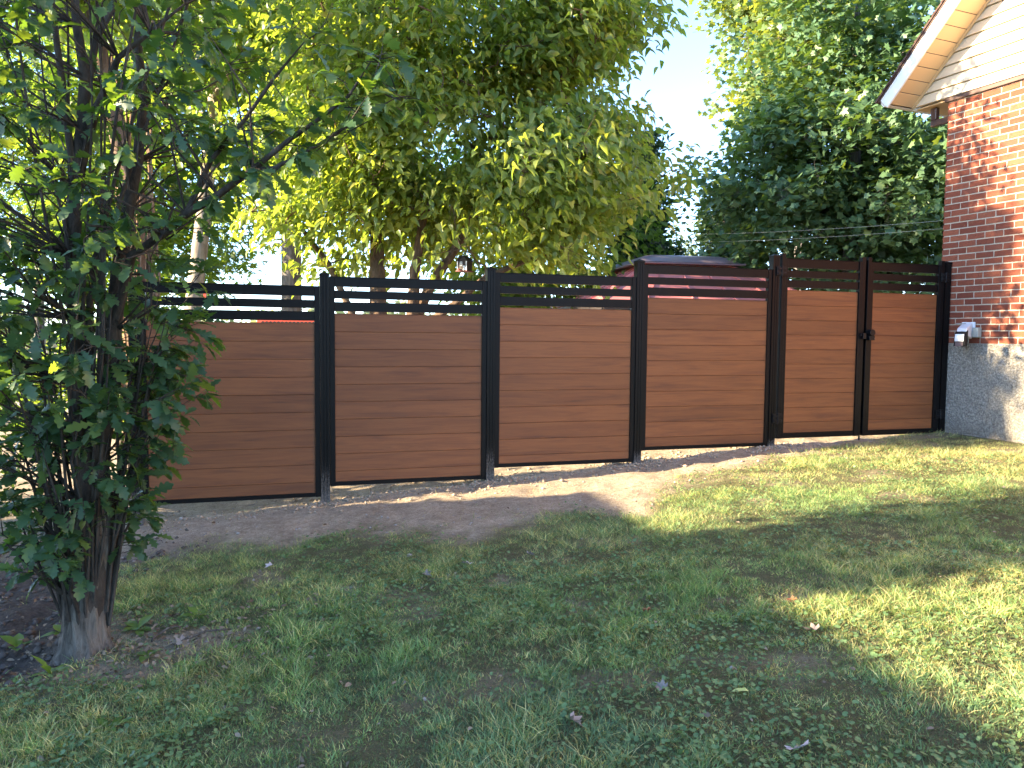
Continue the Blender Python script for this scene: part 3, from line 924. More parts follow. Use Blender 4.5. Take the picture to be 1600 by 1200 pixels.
def in_ellipsoids(n, ells, fill=0.35):
    """points in a union of ellipsoids (centre, radii), biased to the shell"""
    out = []
    w = np.array([e[1][0] * e[1][1] * e[1][2] for e in ells]); w = w / w.sum()
    for e in rng.choice(len(ells), n, p=w):
        c, r = ells[e]
        v = unit(rng.normal(0, 1, 3)); k = rng.random() ** fill
        out.append(np.array(c) + v * np.array(r) * k)
    return np.array(out)

def make_tree(name, label, cat, base, trunk_pts, trunk_r, ells, n_clump, per, clump_r, tm, leaf_mat, bark, lsize, group=None, droop=0.5,
              fill=0.45, single=None, tilt=0.5, attach=None, extra=None, flat=0.7, mass=None, clear=None):
    global rng
    rng = np.random.default_rng(zlib.crc32(label.encode()))      # each tree keeps its own shape
    root = empty(name, tuple(base), 0, label, cat, group)
    sk = Skel()
    ids = sk.line(trunk_pts, trunk_r)
    if extra:
        for start, pts, rr in extra: sk.line(pts, rr, ids[start])
    if mass:            # leaf masses with gaps between them
        ns, sr = mass
        sup = in_ellipsoids(ns, ells, fill)
        clumps = sup[rng.integers(0, ns, n_clump)] + np.clip(rng.normal(0, 1, (n_clump, 3)), -1.8, 1.8) * sr * np.array([1, 1, .55])
    else:
        clumps = in_ellipsoids(n_clump, ells, fill)
    sk.attach(list(clumps), steps=5, jit=0.06, tip_r=0.006 if attach is None else attach)
    # little twigs in every clump
    ntw = min(n_clump * 3, 1500)
    ends = np.array(sk.p)[-1:]
    idx = rng.integers(0, n_clump, ntw)
    for i in idx:
        a = clumps[i]; b = a + rng.normal(0, clump_r * 0.75, 3) * np.array([1, 1, flat])
        j = int(np.argmin(np.linalg.norm(np.array(sk.p) - a, axis=1))) if ntw < 0 else None
        q = len(sk.p); sk.node(a, -1, 0.004); sk.node((a + b) / 2 + rng.normal(0, 0.02, 3), q, 0.003); sk.node(b, q + 1, 0.002)
    sk.build('trunk', M[bark], root, base=base)
    ci = rng.integers(0, n_clump, n_clump * per)
    pos = clumps[ci] + np.clip(rng.normal(0, 1, (len(ci), 3)), -2, 2) * clump_r * np.array([1, 1, flat])
    if clear is not None:      # open space round a thing that hangs in the tree
        pos = pos[np.linalg.norm((pos - clear[0]) / np.array(clear[1]), axis=1) > 1]; ci = ci[:len(pos)]
    cen = np.array(ells[0][0])
    out = unit((pos - cen) * np.array([1, 1, 0.2]))
    tip, up = leaf_dirs(len(ci), out, droop, 0.7, tilt)
    sc = lsize * rng.uniform(0.7, 1.25, len(ci))
    tint = np.clip(rng.beta(2, 3.2, len(ci)) + (rng.random(n_clump)[ci] - 0.5) * 0.3, 0, 1)
    keep = np.ones(len(ci), bool)
    if single:
        mat_single, count = single
        rel = pos - CAM
        u = 800 + F_PX * (rel @ _rt) / (rel @ _fw); v = 600 - F_PX * (rel @ _up) / (rel @ _fw)
        inv = (u > 5) & (u < 1595) & (v > 5) & (v < 1195) & (rel @ _fw > 0.5)
        size = sc / (rel @ _fw) * inv
        pick = np.argsort(-size)[:count]
        keep[pick] = False
        V, Fc = tm
        me = mesh('leaf', V, Fc, True); me.materials.append(M[mat_single])
        Rm = frames(tip[pick], up[pick])
        for k, i in enumerate(pick):
            o = bpy.data.objects.new('leaf', me); COL.objects.link(o); o.parent = root
            m3 = Matrix([list(map(float, row)) for row in Rm[k]])
            o.matrix_local = Matrix.Translation(Vector(pos[i] - np.array(base))) @ m3.to_4x4() @ Matrix.Scale(float(sc[i]), 4)
    me = leaf_mesh('crown', tm, pos[keep] - np.array(base), tip[keep], up[keep], sc[keep], tint[keep])
    o = link('crown', me, M[leaf_mat], root); o['kind'] = 'stuff'
    return root

def gpt(x, y): return np.array([x, y, gz(x, y)])

# --- multi-stemmed heart-leaved tree just behind the fence
b = gpt(-1.55, 9.2)
tp = [b + np.array(q) for q in [(0, 0, -0.1), (0.0, 0, 0.4), (-0.02, 0.0, 0.9), (-0.05, 0, 1.5), (-0.06, 0, 2.2), (-0.1, 0.1, 3.0), (-0.05, 0.1, 3.9)]]
ex = [(1, [b + np.array(q) for q in [(0.12, -.05, 0.7), (0.30, -0.1, 1.3), (0.55, -0.1, 1.9), (0.95, -0.2, 2.5), (1.3, -0.3, 3.2)]], [.085, .075, .062, .05, .035]),
      (1, [b + np.array(q) for q in [(0.2, -.2, 0.8), (0.38, -0.25, 1.4), (0.42, -0.3, 2.1), (0.55, -0.35, 2.9)]], [.095, .085, .06, .045]),
      (2, [b + np.array(q) for q in [(-0.18, -.05, 1.2), (-0.38, -0.1, 1.7), (-0.62, -0.1, 2.2), (-1.0, -0.1, 2.7)]], [.05, .042, .036, .025]),
      (1, [b + np.array(q) for q in [(0.30, -.35, 1.0), (0.55, -0.5, 1.48), (0.90, -0.62, 1.72), (1.25, -0.7, 2.02), (1.7, -0.75, 2.2)]], [.055, .048, .042, .034, .022])]
make_tree('broadleaf_tree', 'broad multi-stemmed tree with heart-shaped yellow-green leaves rising behind the middle panels', 'tree', b, tp, [.15, .13, .12, .11, .09, .07, .05],
          [((-0.75, 9.1, 3.7), (1.9, 1.7, 1.25)), ((-1.1, 9.1, 5.0), (2.3, 1.9, 1.5)), ((0.45, 8.6, 3.3), (1.0, 1.2, 0.85)), ((-2.0, 9.0, 3.6), (0.95, 1.0, .7)), ((0.45, 8.7, 4.6), (.85, 1.2, 0.9)), ((0.5, 8.5, 2.75), (1.0, 1.0, .38)), ((-2.15, 9.0, 3.0), (.65, .8, .5)), ((-.6, 9.3, 3.05), (.9, .7, .45)), ((0.95, 8.7, 3.3), (.42, .9, .85)), ((0.6, 8.8, 5.4), (.75, 1.1, .95)), ((-1.95, 8.8, 2.75), (.5, .5, .3)), ((-1.1, 9.5, 2.85), (.5, .4, .3))], 700, 60, 0.21, T_HEART, 'leaf_center', 'bark_brown', 0.112,
          single=('leaf_center_single', 300), droop=0.45, tilt=0.65, extra=ex, fill=0.42, mass=(162, .29), clear=(at(728, 411, 8.0), (.26, .75, .24)))

# --- big straight-trunked tree further back
b = gpt(-3.72, 13.0)
tp = [b + np.array(q) for q in [(0, 0, -0.1), (0, 0, 1), (0, 0, 2.2), (0.0, 0, 3.4), (-0.03, 0, 4.6), (-0.1, 0, 6.0), (-0.1, 0, 7.5)]]
make_tree('tall_shade_tree', 'tall tree with straight furrowed grey trunk behind the first fence panel', 'tree', b, tp, [.22, .18, .17, .165, .15, .12, .08],
          [((-3.4, 13, 6.6), (2.6, 2.4, 1.9)), ((-4.2, 12.6, 4.4), (1.3, 1.2, 0.6)), ((-2.6, 13.2, 4.3), (1.2, 1.2, 0.7))], 240, 50, 0.28, T_OVAL, 'leaf_back', 'bark_grey', 0.14, droop=0.5)

# --- pale leaning trunk
b = at(296, 560, 10.6); b[2] = gz(b[0], b[1])
tp = [b - np.array([0, 0, .1]), at(298, 520, 10.6), at(306, 440, 10.6), at(320, 320, 10.6), at(332, 200, 10.6), at(340, 100, 10.6), at(346, 0, 10.6), at(346, -140, 10.6)]
make_tree('pale_leaning_tree', 'slender tree with pale leaning trunk seen past the young oak', 'tree', b, tp, [.13, .12, .11, .10, .095, .085, .075, .05],
          [((-4.0, 10.6, 5.6), (1.7, 1.4, 1.3)), ((-4.6, 10.4, 4.6), (0.7, 0.8, 0.5))], 110, 45, 0.25, T_OVAL, 'leaf_back', 'bark_pale', 0.12)

# --- trees of the lot beyond, behind the young oak
for (x, y, h, lab, seed_r, ex_) in ((-9.0, 14.6, 5.2, 'leafy backlit tree behind the young oak, farthest from the fence', 2.6, 0), (-6.5, 13.6, 4.9, 'leafy backlit tree behind the young oak, nearest the pale leaning trunk', 2.1, 1)):
    b = gpt(x, y)
    tp = [b + np.array(q) for q in [(0, 0, -0.1), (0.03, 0, 1), (0.0, 0.05, 2.0), (0.06, 0, 3.0), (0.1, 0, h)]]
    make_tree('background_tree', lab, 'tree', b, tp, [.12, .10, .09, .07, .04],
              [((x, y, h + 0.4), (seed_r, seed_r * .6, 2.2)), ((x + .3, y - .3, h - 1.7), (seed_r * .9, seed_r * .6, 1.2))], 250, 40, 0.27, T_LOBED, 'leaf_back', 'bark_grey', 0.20, group='trees behind the young oak')

b = gpt(0.2, 15.2)
make_tree('background_tree', 'mid green tree filling the gaps behind the heart-leaved tree', 'tree', b, [b + np.array(q) for q in [(0, 0, -0.1), (0.03, 0, 1), (0.0, 0.05, 2.0), (0.06, 0, 3.4)]], [.16, .14, .12, .05],
          [((0.2, 15.2, 3.7), (2.9, 1.5, 1.5)), ((0.6, 15.2, 2.4), (2.2, 1.2, .7)), ((-1.2, 15.2, 4.6), (2.0, 1.2, 1.2))], 200, 48, 0.27, T_OVAL, 'leaf_back', 'bark_grey', 0.14, group='trees behind the young oak')

# --- dead-vine covered trunk behind the oak
b = gpt(-3.55, 7.3)
tp = [b + np.array(q) for q in [(0, 0, -0.1), (0.02, 0, 0.8), (-0.02, 0, 1.8), (0.0, 0, 2.8), (-.1, -.2, 3.6), (-.2, -.4, 4.6)]]
root = make_tree('vine_covered_tree', 'old tree with its trunk wrapped in dry brown vines behind the young oak', 'tree', b, tp, [.13, .11, .10, .095, .08, .04],
          [((-3.8, 7.0, 4.9), (.95, .75, 1.1)), ((-3.4, 7.3, 5.4), (.8, .7, .8))], 95, 40, 0.2, T_OVAL, 'leaf_back', 'bark_brown', 0.12)
for k in range(26):
    a0 = random.uniform(0, 6.28); z0 = random.uniform(0, .4); pts = []
    zt = random.uniform(1.6, 4.2); tw = random.uniform(-1.6, 1.6)
    for i in range(9):
        f = i / 8; r = 0.13 + 0.05 * math.sin(5 * f + k) + random.uniform(0, 0.05)
        pts.append((r * math.cos(a0 + tw * f), r * math.sin(a0 + tw * f), z0 + (zt - z0) * f))
    MB().tube(pts, [.011 * random.uniform(.5, 1.4)] * 9, 5).obj('vine', M['vine'], root, smooth=True)

# --- slim street-side tree out of frame at the left; it shades the young oak and the strip of lawn behind it
b = gpt(-6.7, 2.75)
tp = [b + np.array(q) for q in [(0, 0, -0.1), (0, 0, 1.2), (0.03, 0, 2.4), (0, 0, 3.6), (0, 0, 5.2)]]
make_tree('slim_upright_tree', 'slim upright tree beside the flat-roofed garage', 'tree', b, tp, [.12, .1, .09, .06, .02],
          [((-6.7, 2.75, 3.3), (.62, .62, 1.0)), ((-6.7, 2.75, 4.8), (.6, .6, 1.1))], 150, 34, 0.16, T_OVAL, 'leaf_back', 'bark_grey', 0.12)

b = gpt(-8.6, 5.38)
tp = [b + np.array(q) for q in [(0, 0, -0.1), (0, 0, 1.6), (0.03, 0, 3.4), (0, 0, 5.2), (0, 0, 7.4)]]
make_tree('slim_upright_tree', 'tallest slim upright tree behind the flat-roofed garage corner', 'tree', b, tp, [.14, .12, .1, .07, .02],
          [((-8.6, 5.4, 5.5), (.7, .5, 1.1)), ((-8.6, 5.55, 6.9), (.6, .36, .8)), ((-8.4, 5.2, 4.9), (.6, .45, .5))], 76, 34, 0.15, T_OVAL, 'leaf_back', 'bark_grey', 0.12)

# --- dark columnar conifer beside the gazebo
b = gpt(2.75, 16.5)
tp = [b + np.array(q) for q in [(0, 0, -0.1), (0, 0, 1.5), (0, 0, 3), (0, 0, 4.6), (0, 0, 5.8)]]
make_tree('columnar_conifer', 'dark narrow conifer standing behind the gazebo', 'tree', b, tp, [.14, .12, .1, .06, .02],
          [((2.75, 16.5, 2.6), (.7, .7, 1.9)), ((2.7, 16.5, 4.5), (.5, .5, 1.4))], 200, 70, 0.17, T_DIAMOND, 'leaf_dark', 'bark_grey', 0.14, droop=-0.3)
b = gpt(4.95, 18.0)
tp = [b + np.array(q) for q in [(0, 0, -0.1), (0, 0, 1.5), (0, 0, 3), (0, 0, 4.2)]]
make_tree('dark_thicket_tree', 'small dark tree under the pin oak beside the gazebo', 'tree', b, tp, [.12, .10, .08, .02],
          [((4.95, 18.0, 2.6), (.8, .8, 1.9)), ((5.2, 18, 4.2), (.7, .7, .9))], 200, 60, 0.2, T_DIAMOND, 'leaf_dark', 'bark_grey', 0.15, droop=0.3)

# --- pin oak behind the gate
b = gpt(6.2, 14.3)
tp = [b + np.array(q) for q in [(0, 0, -0.1), (0, 0, 1.0), (0.05, 0, 2.2), (0, 0, 3.4), (0.05, 0, 4.8), (0.0, 0, 6.2), (0, 0, 7.4)]]
make_tree('pin_oak', 'large dense dark green oak filling the sky behind the double gate', 'tree', b, tp, [.2, .17, .16, .14, .11, .08, .04],
          [((6.05, 14.3, 4.5), (2.3, 1.9, 2.1)), ((6.4, 14.2, 6.6), (2.1, 1.9, 1.8)), ((4.75, 14.1, 4.3), (1.0, 1.1, 1.3)), ((6.0, 14.0, 2.8), (2.3, 1.6, 0.9)), ((7.2, 14, 3.6), (1.2, 1.2, 1.5)), ((5.2, 14.6, 2.5), (1.3, 1.0, .7)), ((7.6, 14.4, 3.4), (1.3, 1.0, 1.3)), ((7.6, 14.4, 6.0), (1.3, 1.2, 1.6))], 580, 57, 0.26, T_BROAD, 'leaf_right', 'bark_grey', 0.18, fill=0.5, mass=(190, .34), droop=.3, tilt=.6)

# --- sunlit maple behind it
b = gpt(8.3, 22.5)
tp = [b + np.array(q) for q in [(0, 0, -0.1), (0, 0, 2.0), (0.05, 0, 4.2), (0, 0, 6.4), (0.05, 0, 8.8), (0.0, 0, 11)]]
make_tree('maple_tree', 'tall sunlit yellow-green maple rising behind the dark oak', 'tree', b, tp, [.25, .2, .18, .15, .11, .06],
          [((8.4, 22.5, 9.6), (2.4, 2.5, 2.0)), ((8.6, 22.5, 11.6), (2.5, 2.4, 1.8)), ((7.0, 22.2, 9.0), (1.1, 1.4, 1.0))], 300, 52, 0.33, T_BROAD, 'leaf_gold', 'bark_grey', 0.25, mass=(60, .5))

# --- pale far tree in the gap
b = gpt(9.0, 42.0)
tp = [b + np.array(q) for q in [(0, 0, -0.1), (0, 0, 2.0), (0.05, 0, 4.2), (0, 0, 6.0)]]
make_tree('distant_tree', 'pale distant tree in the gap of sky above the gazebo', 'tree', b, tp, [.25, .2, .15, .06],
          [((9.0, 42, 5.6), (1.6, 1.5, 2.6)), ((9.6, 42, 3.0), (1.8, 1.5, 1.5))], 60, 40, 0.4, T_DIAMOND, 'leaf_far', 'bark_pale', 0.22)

# --- shrubs at the left lot boundary; the last, unseen, is added for its shade
for (x, y, h, lab) in ((-9.6, 14.0, 1.5, 'rounded green shrub in the neighbouring lot, farthest out'), (-7.2, 13.2, 1.3, 'rounded green shrub in the neighbouring lot, in the middle'), (-5.6, 12.0, 1.1, 'low green shrub in the neighbouring lot, closest to the tall grey trunk'), (-5.3, 6.5, 1.7, 'bushy green shrub in line with the end of the fence')):
    b = gpt(x, y)
    make_tree('shrub', lab, 'shrub', b, [b + np.array(q) for q in [(0, 0, -0.1), (0, 0, .3), (0.02, 0, .7)]], [.03, .025, .02],
              [((x, y, b[2] + h * .55), (1.15, .9, h * .55))], 60, 34, 0.2, T_OVAL, 'leaf_back', 'bark_brown', 0.11, group='shrubs in the neighbouring lot')

# --- wooded skyline far away (one mass)
pos = []
for k in range(420):
    x = rng.uniform(-95, 95); y = rng.uniform(95, 120); h = 3.2 + 2.6 * N1(np.array([x * .07]), np.array([3.]))[0]
    pos.append((x, y, rng.uniform(0.2, h)))
pos = np.array(pos); ii = np.repeat(np.arange(len(pos)), 14)
pp = pos[ii] + rng.normal(0, 0.9, (len(ii), 3)) * np.array([1.6, 1, .7])
tip, up = leaf_dirs(len(ii), unit(rng.normal(0, 1, (len(ii), 3))), 0.3, 0.8, 0.8)
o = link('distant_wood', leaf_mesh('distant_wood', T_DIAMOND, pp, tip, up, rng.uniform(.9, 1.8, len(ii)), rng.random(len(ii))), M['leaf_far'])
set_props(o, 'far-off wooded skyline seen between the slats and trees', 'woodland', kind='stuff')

# ------------------------------------------------------------------ young oak with suckers in front of the fence
def build_oak():
    global rng
    rng = np.random.default_rng(11)
    base = gpt(-2.09, 3.70)
    root = empty('young_oak', tuple(base), 0, 'young oak with lobed leaves and a thicket of basal shoots, in front of the fence', 'tree')
    D0 = 3.70
    sk = Skel()
    def px(lst): return [at(u, v, D0 + dd) for u, v, dd in lst]
    trunk = [base + np.array([0, 0, -0.08]), base + np.array([0, 0, 0.02]), base + np.array([0.0, 0, 0.12]), at(140, 930, D0), at(145, 860, D0 + .02)]
    ids = sk.line(trunk, [.10, .085, .08, .072, .07])
    def br(pts, rr, par): return sk.line(px(pts), rr, par)
    s1 = br([(138, 790, .0), (128, 690, .0), (122, 600, .02), (120, 500, .05), (112, 400, .05), (118, 300, .05), (128, 200, .06), (133, 120, .06), (120, 40, .05), (112, -60, .05), (108, -200, .05)],
            [.055, .052, .048, .042, .038, .034, .028, .024, .02, .016, .010], ids[-1])
    s2 = br([(158, 800, .04), (150, 730, .06), (158, 660, .06), (172, 600, .08), (176, 520, .1), (185, 430, .12), (200, 330, .12), (215, 250, .12), (225, 160, .12), (215, 60, .1), (230, -60, .1)],
            [.062, .06, .056, .05, .042, .036, .03, .026, .022, .018, .012], ids[-1])
    # twisted old vine stem between the two leaders
    br([(143, 560, .0), (140, 470, -.02), (150, 440, -.04), (140, 418, -.03), (152, 395, -.02), (165, 360, 0)], [.02, .018, .017, .016, .014, .01], s1[1])
    s3 = br([(150, 170, .05), (165, 140, .0), (185, 90, -.05), (235, 50, -.1), (290, 5, -.1)], [.018, .017, .014, .012, .008], s1[5])
    br([(100, 150, .0), (88, 60, -.05), (80, -30, -.05)], [.016, .014, .01], s1[5])
    br([(150, 60, .1), (178, 10, .1), (180, -60, .1)], [.016, .014, .01], s1[6])
    # the long right-hand limb
    lim = br([(205, 400, .0), (255, 365, -.1), (290, 335, -.15), (340, 305, -.2), (395, 265, -.25), (450, 220, -.3), (500, 185, -.33), (545, 150, -.35), (580, 95, -.38)],
             [.022, .021, .019, .017, .014, .011, .009, .007, .004], s2[4])
    lim2 = br([(430, 262, -.3), (500, 225, -.3), (560, 185, -.33), (620, 152, -.35)], [.009, .008, .006, .004], lim[4])
    lim3 = br([(330, 250, -.15), (380, 190, -.2), (430, 120, -.25), (480, 60, -.3)], [.012, .01, .008, .004], lim[2])
    # slender upright stems rising from the trunk to beyond the top of the picture
    for k in range(11):
        ut = -30 + 350 * (k + rng.uniform(-.4, .4)) / 10; dd = rng.uniform(-.35, .35)
        u0, v0 = rng.uniform(120, 165), rng.uniform(640, 860)
        pts = []
        for f in np.linspace(0, 1, 7):
            uu = u0 + (ut - u0) * f ** 1.25 + 14 * math.sin(5 * f + k); vv = v0 + (-120 - v0) * f
            pts.append((uu, vv, dd * f))
        sk.line(px(pts), list(np.linspace(.0095, .004, 7) * rng.uniform(.7, 1.3)))
    # low left branch
    low = br([(95, 925, -.1), (55, 890, -.2), (10, 850, -.3)], [.014, .011, .007], ids[3])
    leaves = []      # (pos, outward)
    ax = base[:2]
    def twig(a, b, n, par_r=0.004, whorl=True):
        """short shoot from a to b carrying n leaves, most of them near its end"""
        a = np.array(a); b = np.array(b)
        q = sk.node(a, -1, par_r); m = sk.node((a + b) / 2 + rng.normal(0, .01, 3), q, par_r * .8); sk.node(b, m, par_r * .5)
        for _ in range(n):
            f = 1 - abs(rng.normal(0, .30)) if whorl else rng.random()
            f = max(0.05, min(1, f)); leaves.append((a + (b - a) * f, b - a))
    # basal shoots (suckers): thin upright stems around the trunk
    for k in range(48):
        a = rng.uniform(0, 2 * math.pi); r0 = rng.uniform(.085, .11)
        p0 = np.array([ax[0] + r0 * math.cos(a), ax[1] + r0 * math.sin(a), base[2] + rng.uniform(0.10, .42)])
        H = rng.uniform(.35, 1.75); lean = rng.uniform(.12, .45) * (0.5 + 0.5 * H)
        p3 = p0 + np.array([lean * math.cos(a), lean * math.sin(a), H])
        pts = [p0, p0 + (p3 - p0) * np.array([.22, .22, .33]) + rng.normal(0, .015, 3), p0 + (p3 - p0) * np.array([.55, .55, .67]) + rng.normal(0, .02, 3), p3]
        sk.line(pts, [.0085, .0075, .006, .003])
        for i in range(rng.integers(3, 6)):
            f = rng.uniform(.30, 1.0); a0 = pts[0] + (pts[-1] - pts[0]) * np.array([f ** 1.3, f ** 1.3, f])
            dd = unit(np.array([math.cos(a + rng.normal(0, .8)), math.sin(a + rng.normal(0, .8)), rng.uniform(.0, .5)]))
            twig(a0, a0 + dd * rng.uniform(.07, .2), rng.integers(3, 6), .0028)
    # upper crown
    P = np.array(sk.p[:60])
    n_up = 330
    for k in range(n_up):
        z = base[2] + rng.uniform(0.9, 3.9)
        rr = np.interp(z - base[2], [0.9, 1.6, 2.4, 3.0, 3.9], [.5, .66, .78, .85, .8]) * rng.random() ** .45
        a = rng.uniform(0, 2 * math.pi)
        c = np.array([ax[0] - 0.05 + rr * math.cos(a) * 1.0, ax[1] + rr * math.sin(a), z])
        # keep the sky window right of the crown open
        rel = c - CAM; u = 800 + F_PX * (rel @ _rt) / (rel @ _fw); v = 600 - F_PX * (rel @ _up) / (rel @ _fw)
        lim_u = np.interp(v, [0, 150, 300, 380, 430, 520, 640, 760, 900], [440, 400, 345, 300, 300, 305, 290, 235, 215])
        if u > lim_u: continue
        Pn = np.array([sk.p[i] for i in s1 + s2 + lim + s3])
        j = np.argmin(np.linalg.norm(Pn - (c - np.array([0, 0, .25])), axis=1))
        src = Pn[j]
        mid = (src + c) / 2 + rng.normal(0, .05, 3)
        q = sk.node(src, -1, .007); q = sk.node(mid, q, .006); sk.node(c, q, .004)
        for i in range(rng.integers(2, 5)):
            dd = unit(np.array([math.cos(a), math.sin(a), 0.2]) + rng.normal(0, .6, 3))
            twig(c, c + dd * rng.uniform(.06, .2), rng.integers(3, 7), .003)
    for src, n in ((lim[3:], 30), (lim2, 16), (lim3, 16), (low, 10), (s3, 12)):
        for k in range(n):
            c = np.array(sk.p[src[rng.integers(0, len(src))]]) + rng.normal(0, .03, 3)
            dd = unit(rng.normal(0, 1, 3) * np.array([1, 1, .5]) + np.array([.4, 0, .1]))
            twig(c, c + dd * rng.uniform(.08, .2), rng.integers(3, 6), .003)
    sk.build('branches', M['bark_stem'], root, base=base, sides=(12, 6))
    # furrowed bark of the lower trunk with its root flare
    nz, na = 34, 40
    hs = np.linspace(-.08, .70, nz)
    Vt = []
    cx = np.interp(hs, [-.08, .3, .5, .70], [0, 0, trunk[3][0] - base[0], trunk[4][0] - base[0]])
    for i, h in enumerate(hs):
        r = np.interp(h, [-.08, 0, .05, .12, .25, .5, .70], [.175, .132, .112, .102, .094, .088, .080])
        for j in range(na):
            t = 2 * math.pi * j / na
            flare = 1 + .16 * math.exp(-max(h, 0) / .07) * math.sin(5 * t + 1)
            ridge = .012 * (float(N1.fbm(np.array([t * 5.2 + 50]), np.array([h * 5 + 20]), 3)[0]) - .5) * 2 + .006 * math.sin(13 * t + 6 * h + 2 * math.sin(9 * h))
            rr_ = r * flare + ridge
            Vt.append((cx[i] + rr_ * math.cos(t), rr_ * math.sin(t), h))
    Ft = [(i * na + j, i * na + (j + 1) % na, (i + 1) * na + (j + 1) % na, (i + 1) * na + j) for i in range(nz - 1) for j in range(na)]
    link('trunk', mesh('trunk', Vt, Ft, True), M['bark_oak'], root)
    pos = np.array([l[0] for l in leaves]); out = unit(np.array([l[1] for l in leaves]))
    n = len(pos)
    tip = unit(out * .8 + rng.normal(0, .55, (n, 3)) * np.array([1, 1, .6]) + np.array([0, 0, -.25]))
    up = unit(np.array([0, 0, 1.0]) + rng.normal(0, .38, (n, 3)))
    sc = rng.uniform(.07, .135, n)
    tint = np.clip(rng.beta(2, 4, n), 0, 1)
    rel = pos - CAM; dpt = rel @ _fw
    u = 800 + F_PX * (rel @ _rt) / dpt; v = 600 - F_PX * (rel @ _up) / dpt
    inv = (u > 8) & (u < 1590) & (v > 8) & (v < 1190)
    pick = np.argsort(-(sc / dpt) * inv + rng.random(n) * 0.004)[:300]
    keep = np.ones(n, bool); keep[pick] = False
    V, Fc = T_OAK
    me = mesh('leaf', V, Fc, True); me.materials.append(M['leaf_oak_single'])
    Rm = frames(tip[pick], up[pick])
    for k, i in enumerate(pick):
        o = bpy.data.objects.new('leaf', me); COL.objects.link(o); o.parent = root
        m3 = Matrix([list(map(float, row)) for row in Rm[k]])
        o.matrix_local = Matrix.Translation(Vector(pos[i] - base)) @ m3.to_4x4() @ Matrix.Scale(float(sc[i]), 4)
    o = link('foliage', leaf_mesh('foliage', T_OAK, pos[keep] - base, tip[keep], up[keep], sc[keep], tint[keep]), M['leaf_oak'], root)
    o['kind'] = 'stuff'
    print('oak leaves', n)
build_oak()

# ------------------------------------------------------------------ gazebo behind the fence
def build_gazebo():
    x, y = 3.0, 14.6
    g0 = gz(x, y)
    root = empty('gazebo', (x, y, g0), rad(10), 'garden gazebo with red seamed metal roof and mauve raised cap behind the fence', 'gazebo')
    ze, zc, zt = 2.12 - g0, 2.80 - g0, 3.03 - g0
    he, hc = 1.95, 0.78
    # lower roof: four sloping faces, each of seamed sheets
    for k in range(4):
        rz = k * math.pi / 2
        n = 5
        for i in range(n):
            a0, a1 = -1 + 2 * i / n, -1 + 2 * (i + 1) / n
            g = 0.012
            v = [(a0 * he + g, -he, ze), (a1 * he - g, -he, ze), (a1 * hc - g, -hc, zc), (a0 * hc + g, -hc, zc)]
            v += [(p[0], p[1], p[2] - 0.02) for p in v]
            MB().add(v, [(0, 1, 2, 3), (7, 6, 5, 4), (0, 4, 5, 1), (1, 5, 6, 2), (2, 6, 7, 3), (3, 7, 4, 0)]).obj('roof_sheet', M['red_roof'], root, rot=(0, 0, rz))
            if i: 
                MB().tube([(a0 * he, -he - 0.002, ze + .012), (a0 * hc, -hc, zc + .012)], .018, 4).obj('seam', M['red_roof'], root, rot=(0, 0, rz))
        MB().tube([(-he, -he, ze + .01), (-hc, -hc, zc + .01)], .03, 5).obj('hip_cap', M['red_roof'], root, rot=(0, 0, rz))
        b = MB().box(-he + .05, he - .05, -he + .02, -he + .07, ze - 0.16, ze - 0.03)
        b.obj('beam', M['darkframe'], root, rot=(0, 0, rz))
        MB().box(-he + .16, -he + .28, -he + .16, -he + .28, -0.05, ze - 0.02).obj('corner_post', M['darkframe'], root, rot=(0, 0, rz))
        for i in range(7):
            cx = -he + .45 + i * .5
            pts = [(cx + .17 * math.cos(t) , -he + .04, ze - .18 - .05 + .05 * math.sin(t)) for t in np.linspace(0, 6.283, 9)]
            MB().tube(pts, .012, 4).obj('scroll', M['darkframe'], root, rot=(0, 0, rz))
    # raised cap: shallow dome on a square plan
    V = []; Fc = []; n = 12; s = hc + .22
    for j in range(n + 1):
        for i in range(n + 1):
            px_, py_ = -1 + 2 * i / n, -1 + 2 * j / n
            m = max(abs(px_), abs(py_))
            V.append((px_ * s, py_ * s, zc + .04 + (zt - zc - .04) * math.sqrt(max(0, 1 - m ** 2.2))))
    for j in range(n):
        for i in range(n):
            a = j * (n + 1) + i; Fc.append((a, a + 1, a + n + 2, a + n + 1))
    link('roof_cap', mesh('roof_cap', V, Fc, True), M['dome'], root)
    MB().box(-s, s, -s, s, zc + .005, zc + .038).obj('cap_rim', M['dome'], root, 0.008)
build_gazebo()

